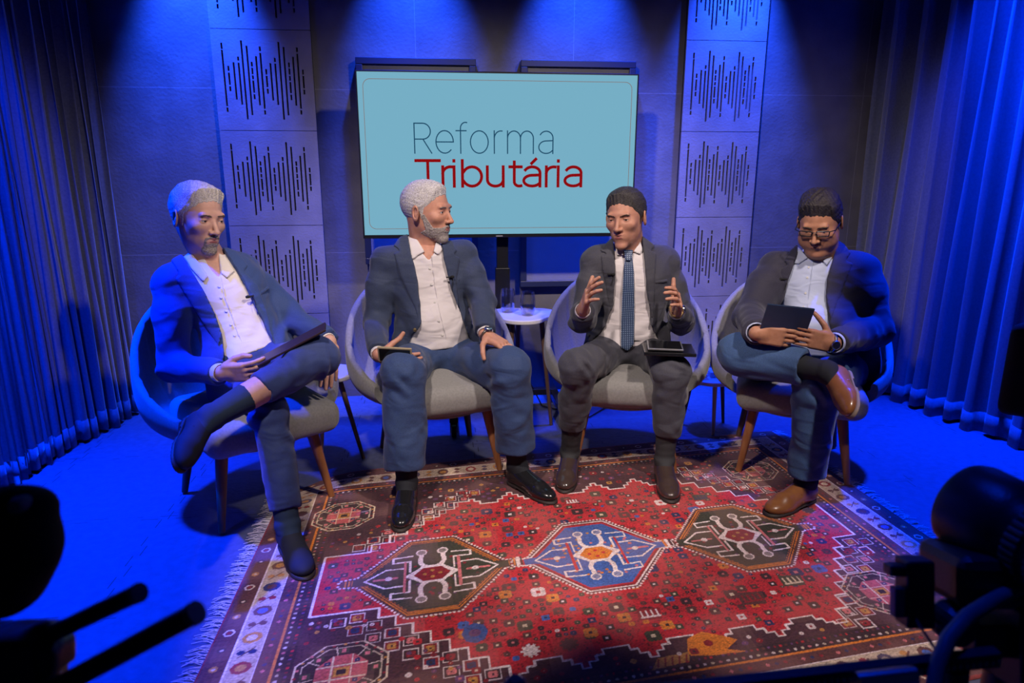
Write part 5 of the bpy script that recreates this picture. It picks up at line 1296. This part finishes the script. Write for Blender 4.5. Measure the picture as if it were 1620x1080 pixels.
person(dict(label='seated person with glasses in a dark blazer and jeans, ankle on knee, reading a tablet', seed=4.2,
  joints=dict(neck=(1300,402,2.90), pel=(1296,562,2.84), sa=(1222,424,2.99), sb=(1368,428,2.80), ea=(1186,500,2.86), wa=(1197,527,2.46), eb=(1384,522,2.70), wb=(1318,543,2.41)),
  face=-30, w=1.13, belly=.065, head=(1297,352,2.82), look=(-40, 24, 2), hs=.0109, style='full', gaze=(0, -.5), lid=-.25, slit=.12, glasses=True, fat=.9, hv=.3, strand=1.8,
  hairline=[((0, 6.5, 5.6), (0, .72, -.69))], recede=.5, lift=.9, neckr=.074,
  hairm=hairm('dark_wavy_hair', (.008, .006, .007), (.035, .027, .028)), browm=hairm('black_brow', (.03, .02, .015), (.06, .04, .03)),
  skinm=skin('brown_skin', (.42, .20, .12), (.36, .165, .095)), shirtm=M['shirtb'], jacketm=suit('dark_blazer', (.018, .016, .032), (.026, .024, .044)), trouserm=suit('mid_blue_jeans', (.028, .068, .17), (.042, .095, .22)),
  sockm=M['sock'], shoem=M['tan'], shoe_style='strap', gap=.022, sl=(.080, .070, .052), shoew=1.06,
  open_poly=[(1262,385),(1262,400),(1252,430),(1240,460),(1228,500),(1222,560),(1325,575),(1320,545),(1312,505),(1306,470),(1308,440),(1318,410),(1324,380),(1300,360)],
  wings=[[(1262,390),(1270,398),(1278,408),(1264,418),(1256,416)], [(1322,382),(1316,396),(1300,410),(1308,421),(1320,402)]],
  fold=.0075, placket=[(1281,412),(1276,450),(1270,500),(1268,530)],
  lapels=[[(1262,385),(1250,396),(1240,412),(1246,420),(1236,424),(1230,460),(1228,500),(1240,460),(1252,430),(1262,400)], [(1324,378),(1336,386),(1346,400),(1338,412),(1350,416),(1332,460),(1314,510),(1306,470),(1308,440),(1318,408)]],
  mic=(1240,441), mics=1, watch=[('b', M['steel'])],
  hand_a=hA(D=cv(1,-.18,.20), N=cv(-.15,-.25,1), S=cv(.0,1,.1), curl=(.30,.36,.42,.50), spread=.02, thumb=(cv(.7,.7,-.4), cv(.7,.6,-.5), cv(.8,.5,-.4))),
  hand_b=hA(D=cv(-1,.20,.12), N=cv(.1,-.25,1), S=cv(.1,1,.0), curl=(.06,.08,.12,.2), spread=.04, thumb=(cv(-.35,.9,-.1), cv(-.5,.85,-.3), cv(-.6,.8,-.3))),
  legs=[leg(0, (1262,585,2.86), (1172,560,2.60), (.100,.088,.074), .76, L=.250, ank=(1308,588,2.34), D=cv(-.25,-.52,.80), up=cv(-.85,.35,.1), sock=.6, solem=M['solew']),
        leg(0, (1335,590,2.72), (1292,612,2.42), (.098,.084,.074), .92, toe=((1213,820),(1288,788)), sock=.7)],
))
# ---- things they hold
def slate(name, c, xa, ya, hx, hy, th, m_edge, m_face, label, cat):
    xa = nrm(xa); ya = nrm(ya-xa*np.dot(xa, ya)); n = np.cross(xa, ya); R = frame(xa, ya, n)
    r = empty(name, c, label, cat)
    b = MB(); b.box(c, (2*hx, 2*hy, th), R); b.build('casing', m_edge, r, bevel=.002)
    b = MB(); b.box(c+n*th*.5, (2*hx-.012, 2*hy-.012, .0012), R); b.build('display', m_face, r)
    return r, R
M['glassblk'] = mat('black_glass', (.008, .008, .01), .12, coat=.5)
M['silver'] = mat('brushed_aluminium', (.45, .46, .48), .35, metal=.8)
M['casew'] = mat('tinted_clear_case', (.02, .035, .075), .25, coat=.4)
M['leath'] = mat('burgundy_case', (.022, .009, .014), .5)
slate('tablet', P(1243, 510, 2.42), cv(-1,.11,-.03), cv(.05,.80,.52), .088, .072, .009, M['casew'], M['glassblk'], 'dark blue backed tablet held in both hands by the person with glasses', 'tablet')
slate('tablet', P(463, 544, 2.46), cv(-.87,-.48,.12), cv(-.12,.30,-.95), .132, .065, .008, M['leath'], M['glassblk'], 'thin tablet held edge on over the raised knee of the person in the blue suit', 'tablet')
slate('phone', P(625, 561, 2.64), cv(.99,-.05,.05), cv(0,.80,.50), .068, .034, .010, mat('champagne_casing', (.42, .34, .20), .35, metal=.3), M['glassblk'], 'gold edged phone in the hand of the bearded person', 'phone')
q4 = [G(x, y, .605) for x, y in ((1033,532),(1075,533),(1083,560),(1023,557))]
cc = sum(q4)/4; xa = nrm((q4[1]+q4[2])-(q4[0]+q4[3])); ya = nrm((q4[0]+q4[1])-(q4[2]+q4[3]))
slate('folder', cc+A(.012, .0, -.022), xa+A(.1,0,0), ya, .105, .085, .014, M['blackL'], M['bezel'], 'black folder lying on the thigh of the person in the grey suit', 'folder')
slate('tablet', cc+A(-.005, .0, -.004), xa, ya, .072, .072, .008, M['silver'], M['glassblk'], 'small black tablet lying on the black folder', 'tablet')

# ------------------------------------------------------------------ crew equipment close to the photographer
def DP(px, py, dep): return CP + ray(px, py)*dep
M['gear'] = mat('black_anodised', (.022, .022, .026), .36, bump=.1, bscale=300)
M['geargrey'] = mat('grey_rubber_and_highlight', (.17, .17, .145), .5)  # rubber parts, and the highlights painted on cover and lens
M['foam'] = mat('dark_foam_cover', (.012, .016, .012), .95, bump=.6, bscale=500)
# left: rig with two rods and a padded eyepiece
o_ = DP(25, 1050, .66)
rig = empty('camera_rig', (o_[0], o_[1], 0), 'dark camera rig with two rods and a round padded cover, bottom left corner', 'camera rig')
for a, b_, r in (((40, 1022, .68), (218, 938, .62), .0085), ((70, 1098, .64), (308, 970, .60), .0098)):
    m_ = MB(); m_.tube([DP(*a), DP(*b_)], r, 16); ro = m_.build('rod', M['gear'], rig, smooth=True)
    m_ = MB(); e = DP(*b_); d = nrm(e-DP(*a)); m_.tube([e-d*.004, e+d*.003], r*1.06, 16); m_.build('end_cap', M['geargrey'], ro, smooth=True)
s = SDF(np.array(DP(25, 950, .66))-.17, np.array(DP(25, 950, .66))+.17, .004)
s.ell(DP(18, 853, .64), (.044, .035, .053), k=0); s.ell(DP(-10, 900, .66), (.05, .04, .05), k=.02); s.ell(DP(48, 800, .64), (.024, .02, .018), k=.01)
s.obj('padded_cover', M['foam'], rig, 2)
s = SDF(np.array(DP(25, 1050, .66))-.17, np.array(DP(25, 1050, .66))+.17, .004)
Rg = frame(rt, nrm(fw), upv)
s.box(DP(38, 1052, .67), (.028, .03, .034), Rg, rd=.008, k=0); s.box(DP(0, 1030, .68), (.05, .03, .022), Rg, rd=.008, k=.01); s.cone(DP(70, 1005, .67), DP(60, 1090, .66), .015, .018, k=.01); s.box(DP(85, 1035, .67), (.012, .02, .014), Rg, rd=.004, k=.004)
s.obj('clamp_body', M['gear'], rig, 1)
m_ = MB(); m_.lathe([(.0, .004), (.006, .004), (.008, 0), (.008, -.02)], DP(26, 800, .615), 16, R=frame(rt, upv, TW), close=False); m_.build('knob', M['geargrey'], rig, smooth=True)  # grey disc stands in for a small highlight on the cover
ls = MB(); ls.tube([DP(10, 1090, .68), A(DP(10, 1090, .68)[0], DP(10, 1090, .68)[1], .6)], .02, 12); 
cxr, cyr = DP(10, 1090, .68)[:2]
ls.build('column', M['gear'], rig, smooth=True)
for k in range(3):
    a = 2*pi*k/3+.5; m_ = MB(); m_.tube([A(cxr, cyr, .62), A(cxr+.30*cos(a), cyr+.30*sin(a), .008)], .012, 10); m_.build('leg', M['gear'], rig, smooth=True)
# right: video camera on its head
o_ = DP(1580, 900, .85)
vc = empty('video_camera', (o_[0], o_[1], 0), 'black video camera with a round lens and grip arm, bottom right corner', 'video camera')
ax = nrm(rt*-.25+fw*.9+upv*.25); sx_ = nrm(np.cross(ax, A(0, 0, 1))); uz = np.cross(sx_, ax); Rl = frame(sx_, uz, ax)
m_ = MB(); m_.lathe([(.0, .02), (.040, .02), (.043, .05), (.058, .055), (.061, .045), (.061, .0), (.056, -.02), (.050, -.03), (.048, -.10), (.0, -.10)], DP(1590, 832, .86), 40, R=Rl, close=False); lb = m_.build('lens_barrel', M['gear'], vc, smooth=True)
for z in (-.045, -.075):
    m_ = MB(); c0 = DP(1590, 832, .86)
    for k in range(36):
        a = 2*pi*k/36; m_.box(c0+(sx_*cos(a)+uz*sin(a))*.051+ax*z, (.004, .004, .018), Rl)
    m_.build('focus_ring', M['geargrey'], lb)  # lighter ring colour stands in for highlight arcs on the lens
m_ = MB(); m_.box(DP(1530, 905, .86), (.075, .10, .065), Rg); m_.box(DP(1606, 925, .88), (.06, .12, .12), Rg); m_.build('casing', M['gear'], vc, bevel=.014)
m_ = MB(); m_.box(DP(1447, 935, .84), (.034, .03, .082), Rg); m_.box(DP(1436, 900, .84), (.052, .02, .014), Rg); m_.build('side_bracket', M['gear'], vc, bevel=.003)
m_ = MB(); m_.box(DP(1420, 951, .835), (.013, .012, .036), Rg); m_.build('switch_plate', mat('blue_grey_plastic', (.10, .12, .25), .5), vc, bevel=.001)
m_ = MB(); pts = [DP(x, y, d) for x, y, d in ((1476, 1098, .72), (1484, 1050, .73), (1500, 1010, .74), (1530, 975, .76), (1570, 950, .79), (1620, 925, .83))]; m_.tube(pts, .0085, 12); m_.build('grip_arm', M['geargrey'], vc, smooth=True)
m_ = MB(); m_.tube([DP(1440, 962, .84), DP(1452, 985, .82), DP(1470, 1012, .79), DP(1486, 1036, .76)], .0018, 8); m_.build('wire', M['gear'], vc, smooth=True)
m_ = MB(); m_.box(DP(1606, 1010, .86), (.05, .09, .10), Rg); m_.box(DP(1550, 1000, .86), (.05, .06, .04), Rg); m_.lathe([(.0, .02), (.022, .02), (.024, 0), (.022, -.02), (.0, -.02)], DP(1507, 985, .84), 20, R=Rl, close=False); m_.build('fluid_head', M['gear'], vc, bevel=.004)
q_ = DP(1600, 1050, .88); m_ = MB(); m_.tube([q_, A(q_[0], q_[1], .5)], .028, 14); m_.build('column', M['gear'], vc, smooth=True)
for k in range(3):
    a = 2*pi*k/3+.2; m_ = MB(); m_.tube([A(q_[0], q_[1], .55), A(q_[0]+.3*cos(a), q_[1]+.3*sin(a), .012)], .014, 10); m_.build('leg', M['gear'], vc, smooth=True)
# slider rail crossing the bottom of the frame
a0, a1 = DP(950, 1108, .74), DP(1578, 1038, .74); d_ = nrm(a1-a0); L_ = np.linalg.norm(a1-a0); s2 = nrm(np.cross(d_, A(0, 0, 1))); u2 = np.cross(s2, d_); Rr = frame(d_, s2, u2)
sl = empty('slider_rail', ((a0+a1)[0]/2, (a0+a1)[1]/2, 0), 'black toothed slider rail crossing the bottom edge of the picture', 'slider rail')
m_ = MB(); m_.box((a0+a1)/2, (L_, .013, .018), Rr); m_.build('rail', M['gear'], sl, bevel=.001)
m_ = MB(); nT = 62
for k in range(nT): m_.box(a0+d_*L_*(k+.5)/nT+s2*(.0072 if np.dot(s2, TW) > 0 else -.0072)-u2*.001, (.0036, .0024, .0060), Rr)
m_.build('toothed_belt', mat('pale_rubber_teeth', (.30, .30, .27), .6), sl)
m_ = MB(); c0 = DP(1402, 1072, .70); m_.tube([c0-d_*.03, c0+d_*.03], .009, 14); m_.build('carriage_roller', M['steel'], sl, smooth=True)
for t in (.15, .9):
    p_ = a0+d_*L_*t; m_ = MB(); m_.tube([p_-A(0, 0, .01), A(p_[0], p_[1]-.05, .0)], .013, 12); m_.build('support_leg', M['gear'], sl, smooth=True)
c0 = DP(815, 1082, .60); m_ = MB(); m_.lathe([(.0, .006), (.006, .006), (.0095, .002), (.0095, -.02), (.007, -.024), (.007, -.62)], c0, 18, R=frame(A(1, 0, 0), A(0, 1, 0), A(0, 0, 1)), close=False)
tag(m_.build('rod_tip', M['gear'], smooth=True), 'small black knob poking up at the bottom edge left of the slider rail', 'knob')
# office chair half out of the frame at the right
bc = P(1660, 590, 1.95); oc = empty('office_chair', (bc[0], bc[1], 0), 'black office chair by the right curtain, only its backrest edge in view', 'office chair')
ob = -.55; Ro = rotz(ob)
s = SDF((bc[0]-.34, bc[1]-.34, .35), (bc[0]+.34, bc[1]+.34, 1.05), .011)
s.box((bc[0], bc[1], bc[2]), (.125, .03, .16), Ro, rd=.03, k=0); s.cone((bc[0], bc[1], bc[2]-.1), (bc[0], bc[1], bc[2]-.2), .03, .03, k=.03); s.obj('backrest', M['micb'], oc, 2)
sc_ = bc+A(.14, -.18, 0); s = SDF((sc_[0]-.3, sc_[1]-.3, .38), (sc_[0]+.3, sc_[1]+.3, .56), .011); s.box((sc_[0], sc_[1], .46), (.20, .20, .035), Ro, rd=.03, k=0); s.obj('seat', M['micb'], oc, 2)
m_ = MB(); m_.tube([bc-A(0, 0, .15), (bc+A(.03, -.03, 0))*A(1, 1, 0)+A(0, 0, .44), sc_*A(1, 1, 0)+A(0, 0, .43)], .014, 10); m_.tube([sc_*A(1, 1, 0)+A(0, 0, .43), sc_*A(1, 1, 0)+A(0, 0, .07)], .024, 14); m_.build('post', M['gear'], oc, smooth=True)
for k in range(5):
    a = 2*pi*k/5; e = sc_*A(1, 1, 0)+A(.22*cos(a), .22*sin(a), .055); m_ = MB(); m_.tube([sc_*A(1, 1, 0)+A(0, 0, .09), e], [.018, .012], 10); lg_ = m_.build('base_arm', M['gear'], oc, smooth=True)
    m_ = MB(); m_.lathe([(.0, -.011), (.024, -.011), (.024, .011), (.0, .011)], e-A(0, 0, .03), 16, R=frame((0, 0, 1), (-sin(a), cos(a), 0), (cos(a), sin(a), 0)), close=False); m_.build('caster', M['gear'], lg_, smooth=True)
